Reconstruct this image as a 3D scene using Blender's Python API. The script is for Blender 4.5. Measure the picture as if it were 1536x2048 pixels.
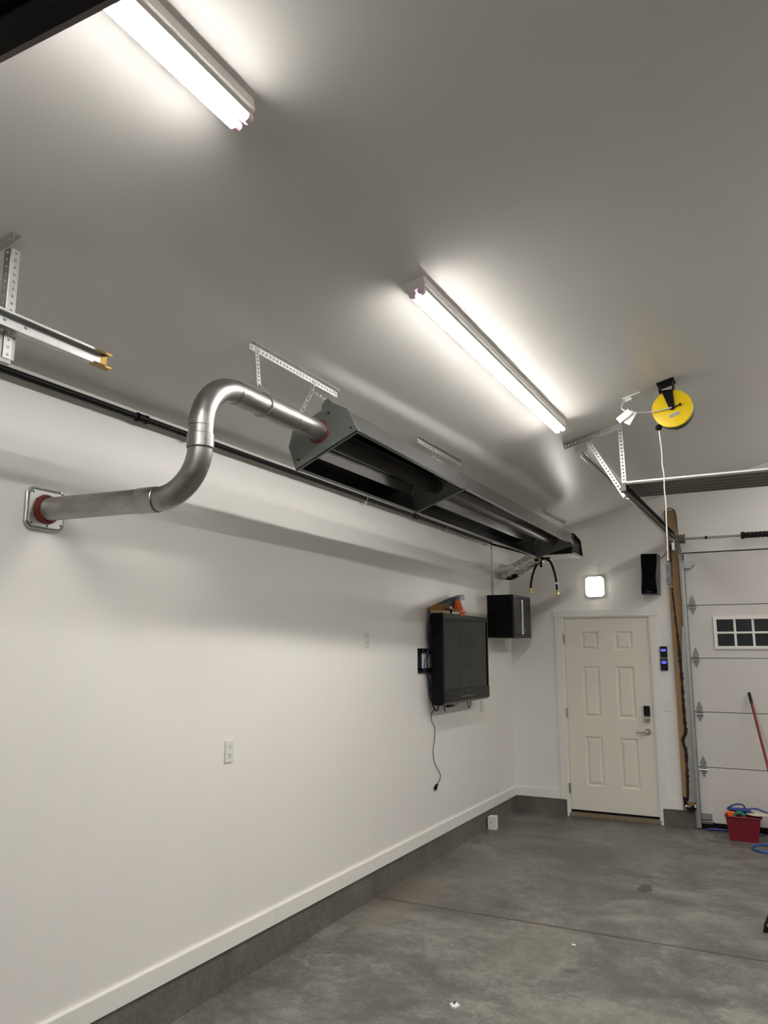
import bpy, bmesh, math, random
from mathutils import Vector, Matrix
random.seed(7)
PI = math.pi
SC = bpy.context.scene
COL = SC.collection
for o in list(bpy.data.objects): bpy.data.objects.remove(o)

# ------------------------------------------------------------------ camera, world, exposure
YAW, PITCH = 0.4771, 0.1764
cam = bpy.data.cameras.new('camera'); cam.sensor_fit = 'VERTICAL'; cam.sensor_height = 36.0
cam.lens = 36.0 * 1540.5 / 2048; cam.clip_start = 0.02
co = bpy.data.objects.new('camera', cam); COL.objects.link(co)
F = Vector((-math.sin(YAW)*math.cos(PITCH), math.cos(YAW)*math.cos(PITCH), math.sin(PITCH)))
Rv = Vector((math.cos(YAW), math.sin(YAW), 0)); Uv = Rv.cross(F)
mt = Matrix((Rv, Uv, -F)).transposed().to_4x4(); mt.translation = Vector((2.836, 0, 1.764))
co.matrix_world = mt
SC.camera = co
w = bpy.data.worlds.new('night'); SC.world = w; w.use_nodes = True
w.node_tree.nodes['Background'].inputs[0].default_value = (0.02, 0.022, 0.028, 1)
w.node_tree.nodes['Background'].inputs[1].default_value = 0.3
SC.view_settings.view_transform = 'Standard'; SC.view_settings.look = 'None'
SC.view_settings.gamma = 1.0; SC.view_settings.use_curve_mapping = False
SC.view_settings.exposure = 0.86
SC.cycles.blur_glossy = 0.0
TUBE_L = 64.0      # radiance of the ceiling tubes
SQUARE_L = 11.0    # radiance of the square wall light

# room measures (metres): x right from the left wall, y away from the camera, z up
YF = 8.68; YB = -3.4; XR = 10.0; XRIDGE = 5.0; HC = 2.957; SL = 0.2519
def ceil_z(x): return HC + SL*(x if x <= XRIDGE else 2*XRIDGE - x)
TH = math.atan(SL)

# ------------------------------------------------------------------ materials
def mat(name, col, rough=0.5, metal=0.0, var=0.0, vscale=8.0, bump=0.0, bscale=60.0, emis=None, estr=0.0,
        spec=0.5, coat=0.0, stretch=None, trans=0.0, rvar=0.0):
    m = bpy.data.materials.new(name); m.use_nodes = True
    nt = m.node_tree; N = nt.nodes; L = nt.links; b = N['Principled BSDF']
    b.inputs['Base Color'].default_value = (*col, 1); b.inputs['Roughness'].default_value = rough
    b.inputs['Metallic'].default_value = metal; b.inputs['Specular IOR Level'].default_value = spec
    b.inputs['Coat Weight'].default_value = coat; b.inputs['Transmission Weight'].default_value = trans
    if emis:
        b.inputs['Emission Color'].default_value = (*emis, 1); b.inputs['Emission Strength'].default_value = estr
    if var or bump or rvar:
        tc = N.new('ShaderNodeTexCoord'); mp = N.new('ShaderNodeMapping'); L.new(tc.outputs['Object'], mp.inputs[0])
        if stretch: mp.inputs['Scale'].default_value = stretch
        if var or rvar:
            n = N.new('ShaderNodeTexNoise'); n.inputs['Scale'].default_value = vscale; n.inputs['Detail'].default_value = 5
            n.inputs['Roughness'].default_value = 0.6; L.new(mp.outputs[0], n.inputs['Vector'])
        if var:
            r = N.new('ShaderNodeMapRange'); r.inputs[1].default_value = 0.25; r.inputs[2].default_value = 0.75
            r.inputs[3].default_value = 1-var; r.inputs[4].default_value = 1+var*0.6
            L.new(n.outputs['Fac'], r.inputs[0])
            mx = N.new('ShaderNodeMix'); mx.data_type = 'RGBA'; mx.blend_type = 'MULTIPLY'; mx.inputs[0].default_value = 1
            mx.inputs[6].default_value = (*col, 1); L.new(r.outputs[0], mx.inputs[7]); L.new(mx.outputs[2], b.inputs['Base Color'])
        if rvar:
            r = N.new('ShaderNodeMapRange'); r.inputs[1].default_value = 0.3; r.inputs[2].default_value = 0.7
            r.inputs[3].default_value = rough-rvar; r.inputs[4].default_value = rough+rvar
            L.new(n.outputs['Fac'], r.inputs[0]); L.new(r.outputs[0], b.inputs['Roughness'])
        if bump:
            n2 = N.new('ShaderNodeTexNoise'); n2.inputs['Scale'].default_value = bscale; n2.inputs['Detail'].default_value = 3
            L.new(mp.outputs[0], n2.inputs['Vector'])
            bp = N.new('ShaderNodeBump'); bp.inputs['Strength'].default_value = bump; bp.inputs['Distance'].default_value = 0.004
            L.new(n2.outputs['Fac'], bp.inputs['Height']); L.new(bp.outputs[0], b.inputs['Normal'])
    return m

def concrete(name, c0, c1, c2, rough, floor=False):
    m = bpy.data.materials.new(name); m.use_nodes = True
    nt = m.node_tree; N = nt.nodes; L = nt.links; b = N['Principled BSDF']
    tc = N.new('ShaderNodeTexCoord')
    def noise(sc, det, dist, src=None):
        n = N.new('ShaderNodeTexNoise'); n.inputs['Scale'].default_value = sc; n.inputs['Detail'].default_value = det
        n.inputs['Distortion'].default_value = dist; n.inputs['Roughness'].default_value = 0.62
        L.new(src or tc.outputs['Object'], n.inputs['Vector']); return n
    mp = N.new('ShaderNodeMapping'); mp.inputs['Scale'].default_value = (0.9, 1.1, 1); mp.inputs['Rotation'].default_value = (0, 0, 0.5)
    L.new(tc.outputs['Object'], mp.inputs[0])
    n4 = noise(9.0, 15, 1.6, mp.outputs[0]); n4.inputs['Roughness'].default_value = 0.75
    n1 = noise(1.25, 8, 0.9, mp.outputs[0]); n2 = noise(4.0, 14, 0.7, mp.outputs[0]); n2.inputs['Roughness'].default_value = 0.72; n3 = noise(55, 6, 0)
    r1 = N.new('ShaderNodeValToRGB'); e = r1.color_ramp.elements
    e[0].position = 0.435; e[0].color = (*c0, 1); e[1].position = 0.575; e[1].color = (*c2, 1)
    x = r1.color_ramp.elements.new(0.5); x.color = (*c1, 1)
    a = N.new('ShaderNodeMath'); a.operation = 'MULTIPLY_ADD'; a.inputs[1].default_value = 0.40
    L.new(n1.outputs['Fac'], a.inputs[0])
    a2 = N.new('ShaderNodeMath'); a2.operation = 'MULTIPLY'; a2.inputs[1].default_value = 0.32; L.new(n2.outputs['Fac'], a2.inputs[0])
    a4 = N.new('ShaderNodeMath'); a4.operation = 'MULTIPLY_ADD'; a4.inputs[1].default_value = 0.28; L.new(n4.outputs['Fac'], a4.inputs[0]); L.new(a2.outputs[0], a4.inputs[2])
    L.new(a4.outputs[0], a.inputs[2]); L.new(a.outputs[0], r1.inputs['Fac'])
    last = r1.outputs[0]
    mx = N.new('ShaderNodeMix'); mx.data_type = 'RGBA'; mx.blend_type = 'OVERLAY'; mx.inputs[0].default_value = 0.5
    L.new(last, mx.inputs[6]); L.new(n3.outputs['Fac'], mx.inputs[7]); last = mx.outputs[2]
    if floor:
        # worn stains with shapes of their own: (x, y, radius x, radius y, colour, strength)
        sx = N.new('ShaderNodeSeparateXYZ'); L.new(tc.outputs['Object'], sx.inputs[0])
        nz = noise(9, 4, 0)
        for (px, py, rx, ry, c, s, soft) in ((1.73, 6.43, 0.05, 0.11, (0.04, 0.034, 0.027), 0.8, 0.5), (1.70, 6.75, 0.03, 0.04, (0.05, 0.042, 0.034), 0.7, 0.5),
                (0.95, 6.05, 0.045, 0.07, (0.05, 0.047, 0.04), 0.5, 0.5), (1.32, 4.85, 0.33, 0.42, (0.22, 0.205, 0.17), 0.3, 1.0),
                (2.0, 3.95, 0.55, 0.5, (0.20, 0.185, 0.155), 0.28, 1.0), (1.15, 7.35, 0.4, 0.25, (0.12, 0.10, 0.08), 0.4, 1.0),
                (0.22, 5.5, 0.25, 0.7, (0.17, 0.14, 0.105), 0.5, 1.0), (0.55, 6.3, 0.3, 0.5, (0.19, 0.18, 0.16), 0.4, 1.0),
                (1.3, 5.35, 3.0, 0.022, (0.085, 0.058, 0.04), 0.6, 0.9), (2.1, 8.2, 0.1, 0.03, (0.05, 0.025, 0.015), 0.7, 0.7)):
            d = []
            for k, (pc, rr) in enumerate(((px, rx), (py, ry))):
                q = N.new('ShaderNodeMath'); q.operation = 'SUBTRACT'; q.inputs[1].default_value = pc; L.new(sx.outputs[k], q.inputs[0])
                q2 = N.new('ShaderNodeMath'); q2.operation = 'DIVIDE'; q2.inputs[1].default_value = rr; L.new(q.outputs[0], q2.inputs[0])
                q3 = N.new('ShaderNodeMath'); q3.operation = 'POWER'; q3.inputs[1].default_value = 2; 
                qa = N.new('ShaderNodeMath'); qa.operation = 'ABSOLUTE'; L.new(q2.outputs[0], qa.inputs[0]); L.new(qa.outputs[0], q3.inputs[0]); d.append(q3)
            ad = N.new('ShaderNodeMath'); ad.operation = 'ADD'; L.new(d[0].outputs[0], ad.inputs[0]); L.new(d[1].outputs[0], ad.inputs[1])
            wz = N.new('ShaderNodeMath'); wz.operation = 'MULTIPLY_ADD'; wz.inputs[1].default_value = 2.4 if soft < 0.9 else 4.5; wz.inputs[2].default_value = -1.2 if soft < 0.9 else -2.25
            L.new(nz.outputs['Fac'], wz.inputs[0])
            ae = N.new('ShaderNodeMath'); ae.operation = 'ADD'; L.new(ad.outputs[0], ae.inputs[0]); L.new(wz.outputs[0], ae.inputs[1])
            mr = N.new('ShaderNodeMapRange'); mr.interpolation_type = 'SMOOTHSTEP'
            mr.inputs[1].default_value = 1-soft*0.8; mr.inputs[2].default_value = 1+soft*0.4; mr.inputs[3].default_value = s; mr.inputs[4].default_value = 0
            L.new(ae.outputs[0], mr.inputs[0])
            mm = N.new('ShaderNodeMix'); mm.data_type = 'RGBA'; L.new(mr.outputs[0], mm.inputs[0]); L.new(last, mm.inputs[6])
            mm.inputs[7].default_value = (*c, 1); last = mm.outputs[2]
    L.new(last, b.inputs['Base Color'])
    rr = N.new('ShaderNodeMapRange'); rr.inputs[3].default_value = rough-0.1; rr.inputs[4].default_value = rough+0.14
    L.new(n2.outputs['Fac'], rr.inputs[0]); L.new(rr.outputs[0], b.inputs['Roughness'])
    bp = N.new('ShaderNodeBump'); bp.inputs['Strength'].default_value = 0.25; bp.inputs['Distance'].default_value = 0.003
    L.new(n3.outputs['Fac'], bp.inputs['Height']); L.new(bp.outputs[0], b.inputs['Normal'])
    return m

M = {}
M['wall'] = mat('wall_paint', (0.80, 0.785, 0.745), 0.36, bump=0.12, bscale=220, var=0.012, vscale=1.5)
M['ceil'] = mat('ceiling_paint', (0.74, 0.725, 0.69), 0.30, bump=0.10, bscale=160, var=0.01, vscale=1.2)
M['trim'] = mat('white_trim_paint', (0.80, 0.785, 0.74), 0.4)
M['doorp'] = mat('door_paint', (0.78, 0.75, 0.66), 0.42, var=0.02, vscale=5)
M['gdoor'] = mat('garage_door_paint', (0.64, 0.62, 0.585), 0.5, bump=0.1, bscale=150, var=0.015, vscale=3)
M['floor'] = concrete('polished_concrete', (0.088, 0.086, 0.075), (0.135, 0.131, 0.116), (0.225, 0.216, 0.19), 0.42, True)
M['curb'] = concrete('cast_concrete', (0.098, 0.092, 0.076), (0.122, 0.115, 0.096), (0.15, 0.141, 0.12), 0.7)
M['alu'] = mat('aluminised_steel', (0.35, 0.34, 0.325), 0.40, 1.0, var=0.30, vscale=6, stretch=(2, 1, 3), rvar=0.05)
M['seam'] = mat('dark_seam', (0.05, 0.045, 0.04), 0.6, 0.5)
M['plated'] = mat('dull_heater_plate', (0.23, 0.245, 0.235), 0.5, 0.7, var=0.12, vscale=9)
M['galv'] = mat('galvanised_steel', (0.62, 0.63, 0.62), 0.38, 1.0, var=0.15, vscale=20, rvar=0.06)
M['galvd'] = mat('dull_galvanised_sheet', (0.43, 0.445, 0.43), 0.48, 0.85, var=0.12, vscale=9, rvar=0.06)
M['refl'] = mat('reflector_sheet', (0.40, 0.41, 0.42), 0.17, 1.0, var=0.08, vscale=6, stretch=(1, 0.3, 1))
M['hinge'] = mat('grey_hinge_steel', (0.27, 0.275, 0.265), 0.5, 0.5)
M['zinc'] = mat('bright_zinc', (0.80, 0.80, 0.78), 0.35, 0.9, var=0.1, vscale=30)
M['whitez'] = mat('pale_perforated_steel', (0.66, 0.68, 0.665), 0.5, 0.3)
M['gold'] = mat('yellow_zinc', (0.34, 0.22, 0.06), 0.4, 0.9, var=0.2, vscale=30)
M['brass'] = mat('brass', (0.78, 0.55, 0.17), 0.25, 1.0)
M['red'] = mat('red_sealant', (0.17, 0.012, 0.006), 0.5, bump=0.6, bscale=90, var=0.2, vscale=30)
M['blackpipe'] = mat('black_iron', (0.005, 0.005, 0.005), 0.4, 0.0, var=0.3, vscale=40, spec=0.2)
M['blacktube'] = mat('black_heat_tube', (0.02, 0.017, 0.015), 0.6, 0.3, var=0.3, vscale=12, spec=0.2)  # near length of the heat tube, darker than the far length
M['hottube'] = mat('dark_heat_tube', (0.10, 0.088, 0.08), 0.42, 0.8, var=0.3, vscale=12)
M['black'] = mat('black_plastic', (0.008, 0.008, 0.009), 0.4, spec=0.2)
M['matblack'] = mat('matt_black', (0.005, 0.005, 0.005), 0.7, spec=0.15)
M['gloss'] = mat('gloss_black_plastic', (0.006, 0.006, 0.006), 0.25, spec=0.16)
M['tvback'] = mat('television_back', (0.003, 0.003, 0.004), 0.6, spec=0.1)
M['plate'] = mat('almond_plastic', (0.70, 0.70, 0.63), 0.4)
M['handset'] = mat('dark_grey_rubber', (0.075, 0.072, 0.068), 0.6)
M['screen'] = mat('screen_glass', (0.006, 0.010, 0.010), 0.07, spec=0.22)
M['cab'] = mat('black_powder_coat', (0.004, 0.004, 0.005), 0.55, spec=0.15)
M['cabdoor'] = mat('charcoal_powder_coat', (0.022, 0.022, 0.025), 0.4, spec=0.3)
M['white'] = mat('white_plastic', (0.80, 0.79, 0.75), 0.35)
M['fixture'] = mat('white_enamel_steel', (0.83, 0.80, 0.76), 0.4)
M['tube'] = mat('lit_tube', (0.9, 0.9, 0.9), 0.4, emis=(1.0, 0.965, 0.93), estr=TUBE_L)
M['socket'] = mat('pink_glow_socket', (0.90, 0.66, 0.82), 0.4)  # lit sockets carry the tube glow as pink tint; unlit ones stay white
M['deadtube'] = mat('unlit_tube', (0.62, 0.61, 0.60), 0.12, spec=0.8)
M['square'] = mat('lit_diffuser', (0.9, 0.9, 0.9), 0.4, emis=(1.0, 0.95, 0.87), estr=SQUARE_L)
M['slot'] = mat('dark_slot', (0.03, 0.028, 0.025), 0.6)
M['shade'] = mat('grey_plastic', (0.33, 0.32, 0.30), 0.5)
M['yellow'] = mat('yellow_enamel', (0.74, 0.52, 0.004), 0.32)
M['wood'] = mat('raw_timber', (0.33, 0.20, 0.095), 0.7, var=0.25, vscale=14, stretch=(4, 4, 0.4), bump=0.3, bscale=40)
M['foam'] = mat('dark_foam', (0.022, 0.014, 0.010), 0.75, bump=0.8, bscale=60)
M['bronze'] = mat('dark_bronze_panel', (0.008, 0.006, 0.005), 0.6, spec=0.12)
M['bronzeb'] = mat('brown_door_face', (0.016, 0.012, 0.009), 0.6, var=0.1, vscale=5, spec=0.15)
M['rib'] = mat('ribbed_taupe_steel', (0.19, 0.172, 0.155), 0.6, 0.1, var=0.12, vscale=20)
M['shadowsteel'] = mat('shadow_dark_track', (0.045, 0.038, 0.032), 0.4, 0.6)  # shadow on the horizontal tracks is put into this dark colour
M['chrome'] = mat('satin_nickel', (0.62, 0.58, 0.52), 0.22, 1.0)
M['orange'] = mat('orange_plastic', (0.85, 0.14, 0.02), 0.35)
M['blue'] = mat('blue_rubber', (0.01, 0.035, 0.22), 0.4)
M['blue2'] = mat('bright_blue_hose', (0.015, 0.09, 0.36), 0.4)
M['green'] = mat('green_tape', (0.0, 0.24, 0.12), 0.45)
M['redbin'] = mat('red_plastic', (0.20, 0.006, 0.018), 0.45, var=0.05, vscale=8)
M['redpole'] = mat('red_painted_pole', (0.20, 0.005, 0.008), 0.35)
M['cream'] = mat('cream_plastic', (0.7, 0.65, 0.5), 0.5)
M['tan'] = mat('aged_paper', (0.42, 0.33, 0.21), 0.7, var=0.15, vscale=30)
M['paper'] = mat('white_card', (0.78, 0.76, 0.73), 0.6)
M['lcd'] = mat('blue_backlit_display', (0.05, 0.05, 0.2), 0.3, emis=(0.14, 0.12, 0.95), estr=0.55)
M['cord'] = mat('white_cord', (0.62, 0.60, 0.55), 0.5)
M['silver'] = mat('silver_plastic', (0.12, 0.12, 0.125), 0.4, 0.3)
M['grille'] = mat('speaker_cloth', (0.003, 0.003, 0.003), 0.9, spec=0.1, bump=0.3, bscale=400)
M['lcdtext'] = mat('pale_print', (0.5, 0.5, 0.52), 0.5)
M['foil'] = mat('crinkled_foil', (0.70, 0.70, 0.69), 0.18, 1.0, bump=1.0, bscale=28, var=0.3, vscale=30)
M['glass'] = mat('window_glass', (0.62, 0.66, 0.64), 0.03, trans=1.0)
M['brownbox'] = mat('brown_drum', (0.16, 0.125, 0.11), 0.5, 0.3)
M['spring'] = mat('oiled_spring_steel', (0.02, 0.016, 0.014), 0.4, 0.6)
M['aluthr'] = mat('worn_threshold', (0.16, 0.13, 0.085), 0.6, 0.3, var=0.3, vscale=20)

def box_print():
    m = bpy.data.materials.new('printed_game_box'); m.use_nodes = True
    nt = m.node_tree; N = nt.nodes; L = nt.links; b = N['Principled BSDF']
    tc = N.new('ShaderNodeTexCoord'); sp = N.new('ShaderNodeSeparateXYZ'); L.new(tc.outputs['Generated'], sp.inputs[0])
    n = N.new('ShaderNodeTexNoise'); n.inputs['Scale'].default_value = 9; L.new(tc.outputs['Generated'], n.inputs['Vector'])
    a = N.new('ShaderNodeMath'); a.operation = 'MULTIPLY_ADD'; a.inputs[1].default_value = 0.5; a.inputs[2].default_value = -0.25
    L.new(n.outputs['Fac'], a.inputs[0])
    s = N.new('ShaderNodeMath'); s.operation = 'ADD'; L.new(sp.outputs[1], s.inputs[0]); L.new(a.outputs[0], s.inputs[1])
    r = N.new('ShaderNodeValToRGB'); L.new(s.outputs[0], r.inputs['Fac'])
    e = r.color_ramp.elements; e[0].position = 0.05; e[0].color = (0.30, 0.13, 0.02, 1); e[1].position = 0.95; e[1].color = (0.08, 0.09, 0.16, 1)
    for p, c in ((0.25, (0.16, 0.05, 0.02, 1)), (0.4, (0.04, 0.07, 0.015, 1)), (0.55, (0.02, 0.05, 0.05, 1)), (0.75, (0.015, 0.02, 0.10, 1))):
        q = e.new(p); q.color = c
    L.new(r.outputs[0], b.inputs['Base Color']); b.inputs['Roughness'].default_value = 0.6; b.inputs['Specular IOR Level'].default_value = 0.2
    return m
M['print'] = box_print()

# ------------------------------------------------------------------ mesh builder
def V(*a): return Vector(a)
class B:
    def __init__(s): s.bm = bmesh.new()
    def quad_hex(s, P):      # 8 corners: bottom ring 0-3, top ring 4-7
        v = [s.bm.verts.new(p) for p in P]
        for f in ((3, 2, 1, 0), (4, 5, 6, 7), (0, 1, 5, 4), (1, 2, 6, 5), (2, 3, 7, 6), (3, 0, 4, 7)): s.bm.faces.new([v[i] for i in f])
        return s
    def box(s, x0, x1, y0, y1, z0, z1):
        return s.quad_hex([(x0, y0, z0), (x1, y0, z0), (x1, y1, z0), (x0, y1, z0), (x0, y0, z1), (x1, y0, z1), (x1, y1, z1), (x0, y1, z1)])
    def obox(s, c, ax, ay, az, lx, ly, lz):   # oriented box, centre c, unit axes, full lengths
        c = Vector(c); ax, ay, az = Vector(ax)*lx/2, Vector(ay)*ly/2, Vector(az)*lz/2
        return s.quad_hex([c-ax-ay-az, c+ax-ay-az, c+ax+ay-az, c-ax+ay-az, c-ax-ay+az, c+ax-ay+az, c+ax+ay+az, c-ax+ay+az])
    def prism(s, poly, vec):
        vec = Vector(vec); a = [s.bm.verts.new(p) for p in poly]; b = [s.bm.verts.new(Vector(p)+vec) for p in poly]
        n = len(poly); s.bm.faces.new(a[::-1]); s.bm.faces.new(b)
        for i in range(n): s.bm.faces.new((a[i], a[(i+1) % n], b[(i+1) % n], b[i]))
        return s
    def loft(s, rings):
        R_ = [[s.bm.verts.new(p) for p in r_] for r_ in rings]; n = len(R_[0])
        for A, Q in zip(R_, R_[1:]):
            for i in range(n): s.bm.faces.new((A[i], A[(i+1) % n], Q[(i+1) % n], Q[i]))
        s.bm.faces.new(R_[0][::-1]); s.bm.faces.new(R_[-1]); return s
    def tube(s, pts, r, seg=12, caps=True, closed=False):
        pts = [Vector(p) for p in pts]; n = len(pts); R = r if isinstance(r, (list, tuple)) else [r]*n
        rings = []; ref = None
        for i, p in enumerate(pts):
            if closed: t = (pts[(i+1) % n]-pts[i-1]).normalized()
            else: t = (pts[min(i+1, n-1)]-pts[max(i-1, 0)])
            if t.length < 1e-9: t = Vector((0, 0, 1))
            t.normalize()
            if ref is None:
                ref = t.orthogonal().normalized() if abs(t.z) > 0.9 else t.cross(Vector((0, 0, 1))).normalized()
            ref = (ref - t*ref.dot(t)).normalized(); bi = t.cross(ref)
            rings.append([s.bm.verts.new(p + R[i]*(math.cos(a)*ref+math.sin(a)*bi)) for a in [2*PI*k/seg for k in range(seg)]])
        m = n if closed else n-1
        for i in range(m):
            A, Bq = rings[i], rings[(i+1) % n]
            for k in range(seg): s.bm.faces.new((A[k], A[(k+1) % seg], Bq[(k+1) % seg], Bq[k]))
        if caps and not closed:
            s.bm.faces.new(rings[0][::-1]); s.bm.faces.new(rings[-1])
        return s
    def cyl(s, a, b, r, seg=16, r2=None): return s.tube([a, b], [r, r if r2 is None else r2], seg)
    def pipe(s, a, b, ro, ri, seg=24):   # hollow ring between a and b
        a, b = Vector(a), Vector(b); t = (b-a).normalized(); u = t.orthogonal().normalized(); w2 = t.cross(u)
        R = [[s.bm.verts.new(c+rr*(math.cos(2*PI*k/seg)*u+math.sin(2*PI*k/seg)*w2)) for k in range(seg)] for c, rr in ((a, ro), (b, ro), (b, ri), (a, ri))]
        for j in range(4):
            for k in range(seg): s.bm.faces.new((R[j][k], R[j][(k+1) % seg], R[(j+1) % 4][(k+1) % seg], R[(j+1) % 4][k]))
        return s
    def sweep(s, prof, path, ax, nrm):   # closed profile (a,b) -> a*ax + b*nrm[i]
        ax = Vector(ax); rings = []
        for p, n in zip(path, nrm): rings.append([s.bm.verts.new(Vector(p)+ax*a+Vector(n)*b) for a, b in prof])
        m = len(prof)
        for i in range(len(rings)-1):
            for k in range(m): s.bm.faces.new((rings[i][k], rings[i][(k+1) % m], rings[i+1][(k+1) % m], rings[i+1][k]))
        s.bm.faces.new(rings[0][::-1]); s.bm.faces.new(rings[-1]); return s
    def perf(s, o, u, v, n, L, w, pitch, hr, t=0.0025):   # perforated strip from o along u, width w along v, thickness t along n
        o, u, v, n = Vector(o), Vector(u).normalized(), Vector(v).normalized(), Vector(n).normalized()
        k = max(1, round(L/pitch)); p = L/k
        for i in range(k):
            c = o+u*(p*(i+0.5))+v*(w/2); outer = []; inner = []
            for a in range(8):
                an = a*PI/4; cx, sy = math.cos(an), math.sin(an); mxx = max(abs(cx), abs(sy))
                outer.append((u*(cx/mxx*p/2)+v*(sy/mxx*w/2))); inner.append(u*(cx*hr)+v*(sy*hr))
            A = [s.bm.verts.new(c+q) for q in outer]; I = [s.bm.verts.new(c+q) for q in inner]
            A2 = [s.bm.verts.new(c+q+n*t) for q in outer]; I2 = [s.bm.verts.new(c+q+n*t) for q in inner]
            for a in range(8):
                b = (a+1) % 8
                s.bm.faces.new((A[a], A[b], I[b], I[a])); s.bm.faces.new((A2[b], A2[a], I2[a], I2[b]))
                s.bm.faces.new((I[a], I[b], I2[b], I2[a]))
                mid = (outer[a]+outer[b])/2
                if abs(mid.dot(v)) > w/2*0.99 or (i == 0 and mid.dot(u) < -p/2*0.99) or (i == k-1 and mid.dot(u) > p/2*0.99):
                    s.bm.faces.new((A[b], A[a], A2[a], A2[b]))
        return s
    def sphere(s, c, r, seg=12, sc=(1, 1, 1)):
        g = bmesh.ops.create_uvsphere(s.bm, u_segments=seg, v_segments=max(6, seg//2), radius=r)
        for v in g['verts']: v.co = Vector((v.co.x*sc[0], v.co.y*sc[1], v.co.z*sc[2]))+Vector(c)
        return s
    def chain(s, a, b, ll=0.040, lw=0.021, r=0.0029, sag=0.0):
        a, b = Vector(a), Vector(b); d = b-a; n = max(2, round(d.length/(ll*0.78))); t = d.normalized()
        u = t.cross(Vector((0, 1, 0)) if abs(t.y) < 0.9 else Vector((1, 0, 0))).normalized(); w2 = t.cross(u)
        for i in range(n):
            f = (i+0.5)/n; c = a+d*f-Vector((0, 0, 1))*sag*4*f*(1-f); s1 = u if i % 2 else w2; pts = []
            h = ll/2-lw/2
            for k in range(12):
                an = 2*PI*k/12; pts.append(c+t*(math.cos(an)*lw/2+(h if math.cos(an) >= 0 else -h))+s1*(math.sin(an)*lw/2))
            s.tube(pts, r, 6, closed=True)
        return s

def mk(name, b, m, loc=(0, 0, 0), bevel=0.0, smooth=False, parent=None):
    bm = b.bm
    bmesh.ops.remove_doubles(bm, verts=bm.verts, dist=1e-6)
    bmesh.ops.recalc_face_normals(bm, faces=bm.faces)
    if bevel:
        ed = [e for e in bm.edges if len(e.link_faces) == 2 and e.calc_face_angle(0) > 0.5]
        bmesh.ops.bevel(bm, geom=ed, offset=bevel, segments=2, profile=0.6, affect='EDGES', clamp_overlap=True)
    off = Vector(loc)
    for v in bm.verts: v.co -= off
    me = bpy.data.meshes.new(name); bm.to_mesh(me); bm.free()
    me.materials.append(M[m])
    if smooth:
        for p in me.polygons: p.use_smooth = True
        try: me.set_sharp_from_angle(angle=math.radians(38))
        except Exception: pass
    o = bpy.data.objects.new(name, me); COL.objects.link(o)
    if parent: o.parent = parent
    return o
ORG = {}
SPLIT = ('connector', 'bolt', 'screw', 'lag_bolt', 'rivet', 'slot', 'prong', 'arm', 'grip_rib')
def islands(b):
    bm = b.bm; bmesh.ops.remove_doubles(bm, verts=bm.verts, dist=1e-6); seen = set(); out = []
    for v in list(bm.verts):
        if v in seen: continue
        st = [v]; seen.add(v); isl = []
        while st:
            x = st.pop(); isl.append(x)
            for e in x.link_edges:
                y = e.other_vert(x)
                if y not in seen: seen.add(y); st.append(y)
        nb = B(); mp_ = {x: nb.bm.verts.new(x.co) for x in isl}; fs = set(f for x in isl for f in x.link_faces)
        for f in fs: nb.bm.faces.new([mp_[x] for x in f.verts])
        out.append(nb)
    bm.free(); return out
def thing(name, label, cat, loc=(0, 0, 0), group=None, kind=None):
    o = bpy.data.objects.new(name, None); COL.objects.link(o); o.location = loc; o.empty_display_size = 0.05
    if label: o['label'] = label
    if cat: o['category'] = cat
    if group: o['group'] = group
    if kind: o['kind'] = kind
    ORG[o.name] = Vector(loc); return o
def part(name, b, m, parent, bevel=0.0, smooth=False, label=None, kind=None):
    if name in SPLIT:
        r_ = None
        for q_ in islands(b): r_ = part_(name, q_, m, parent, bevel, smooth, label, kind)
        return r_
    return part_(name, b, m, parent, bevel, smooth, label, kind)
def part_(name, b, m, parent, bevel=0.0, smooth=False, label=None, kind=None):
    o = mk(name, b, m, ORG[parent.name], bevel, smooth, parent); ORG[o.name] = ORG[parent.name]
    if label: o['label'] = label
    if kind: o['kind'] = kind
    return o
def solo(name, b, m, label, cat, loc=(0, 0, 0), group=None, bevel=0.0, smooth=False):
    o = mk(name, b, m, loc, bevel, smooth); o.location = loc; o['label'] = label; o['category'] = cat
    if group: o['group'] = group
    ORG[o.name] = Vector(loc); return o
def struct(name, b, m, bevel=0.0, smooth=False, label=None):
    o = mk(name, b, m, (0, 0, 0), bevel, smooth); o['kind'] = 'structure'; ORG[o.name] = Vector((0, 0, 0))
    if label: o['label'] = label
    return o
def copy_tree(o, parent=None):
    c = o.copy(); COL.objects.link(c)
    if parent: c.parent = parent; c.matrix_parent_inverse = o.matrix_parent_inverse.copy()
    for ch in o.children: copy_tree(ch, c)
    return c
def dup(o, loc, label, rotz=None):
    c = copy_tree(o); c.location = loc; c['label'] = label
    if rotz is not None: c.rotation_euler.z = rotz
    return c
def arc(c, r, a0, a1, n, u, v):
    c, u, v = Vector(c), Vector(u), Vector(v)
    return [c+r*(math.cos(a0+(a1-a0)*k/n)*u+math.sin(a0+(a1-a0)*k/n)*v) for k in range(n+1)]
def smoothpts(P, n=6):
    P = [Vector(p) for p in P]; out = []
    for i in range(len(P)-1):
        p0, p1, p2, p3 = P[max(i-1, 0)], P[i], P[i+1], P[min(i+2, len(P)-1)]
        for k in range(n):
            t = k/n; out.append(0.5*((2*p1)+(p2-p0)*t+(2*p0-5*p1+4*p2-p3)*t*t+(3*p1-p0-3*p2+p3)*t**3))
    out.append(P[-1]); return out

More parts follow.
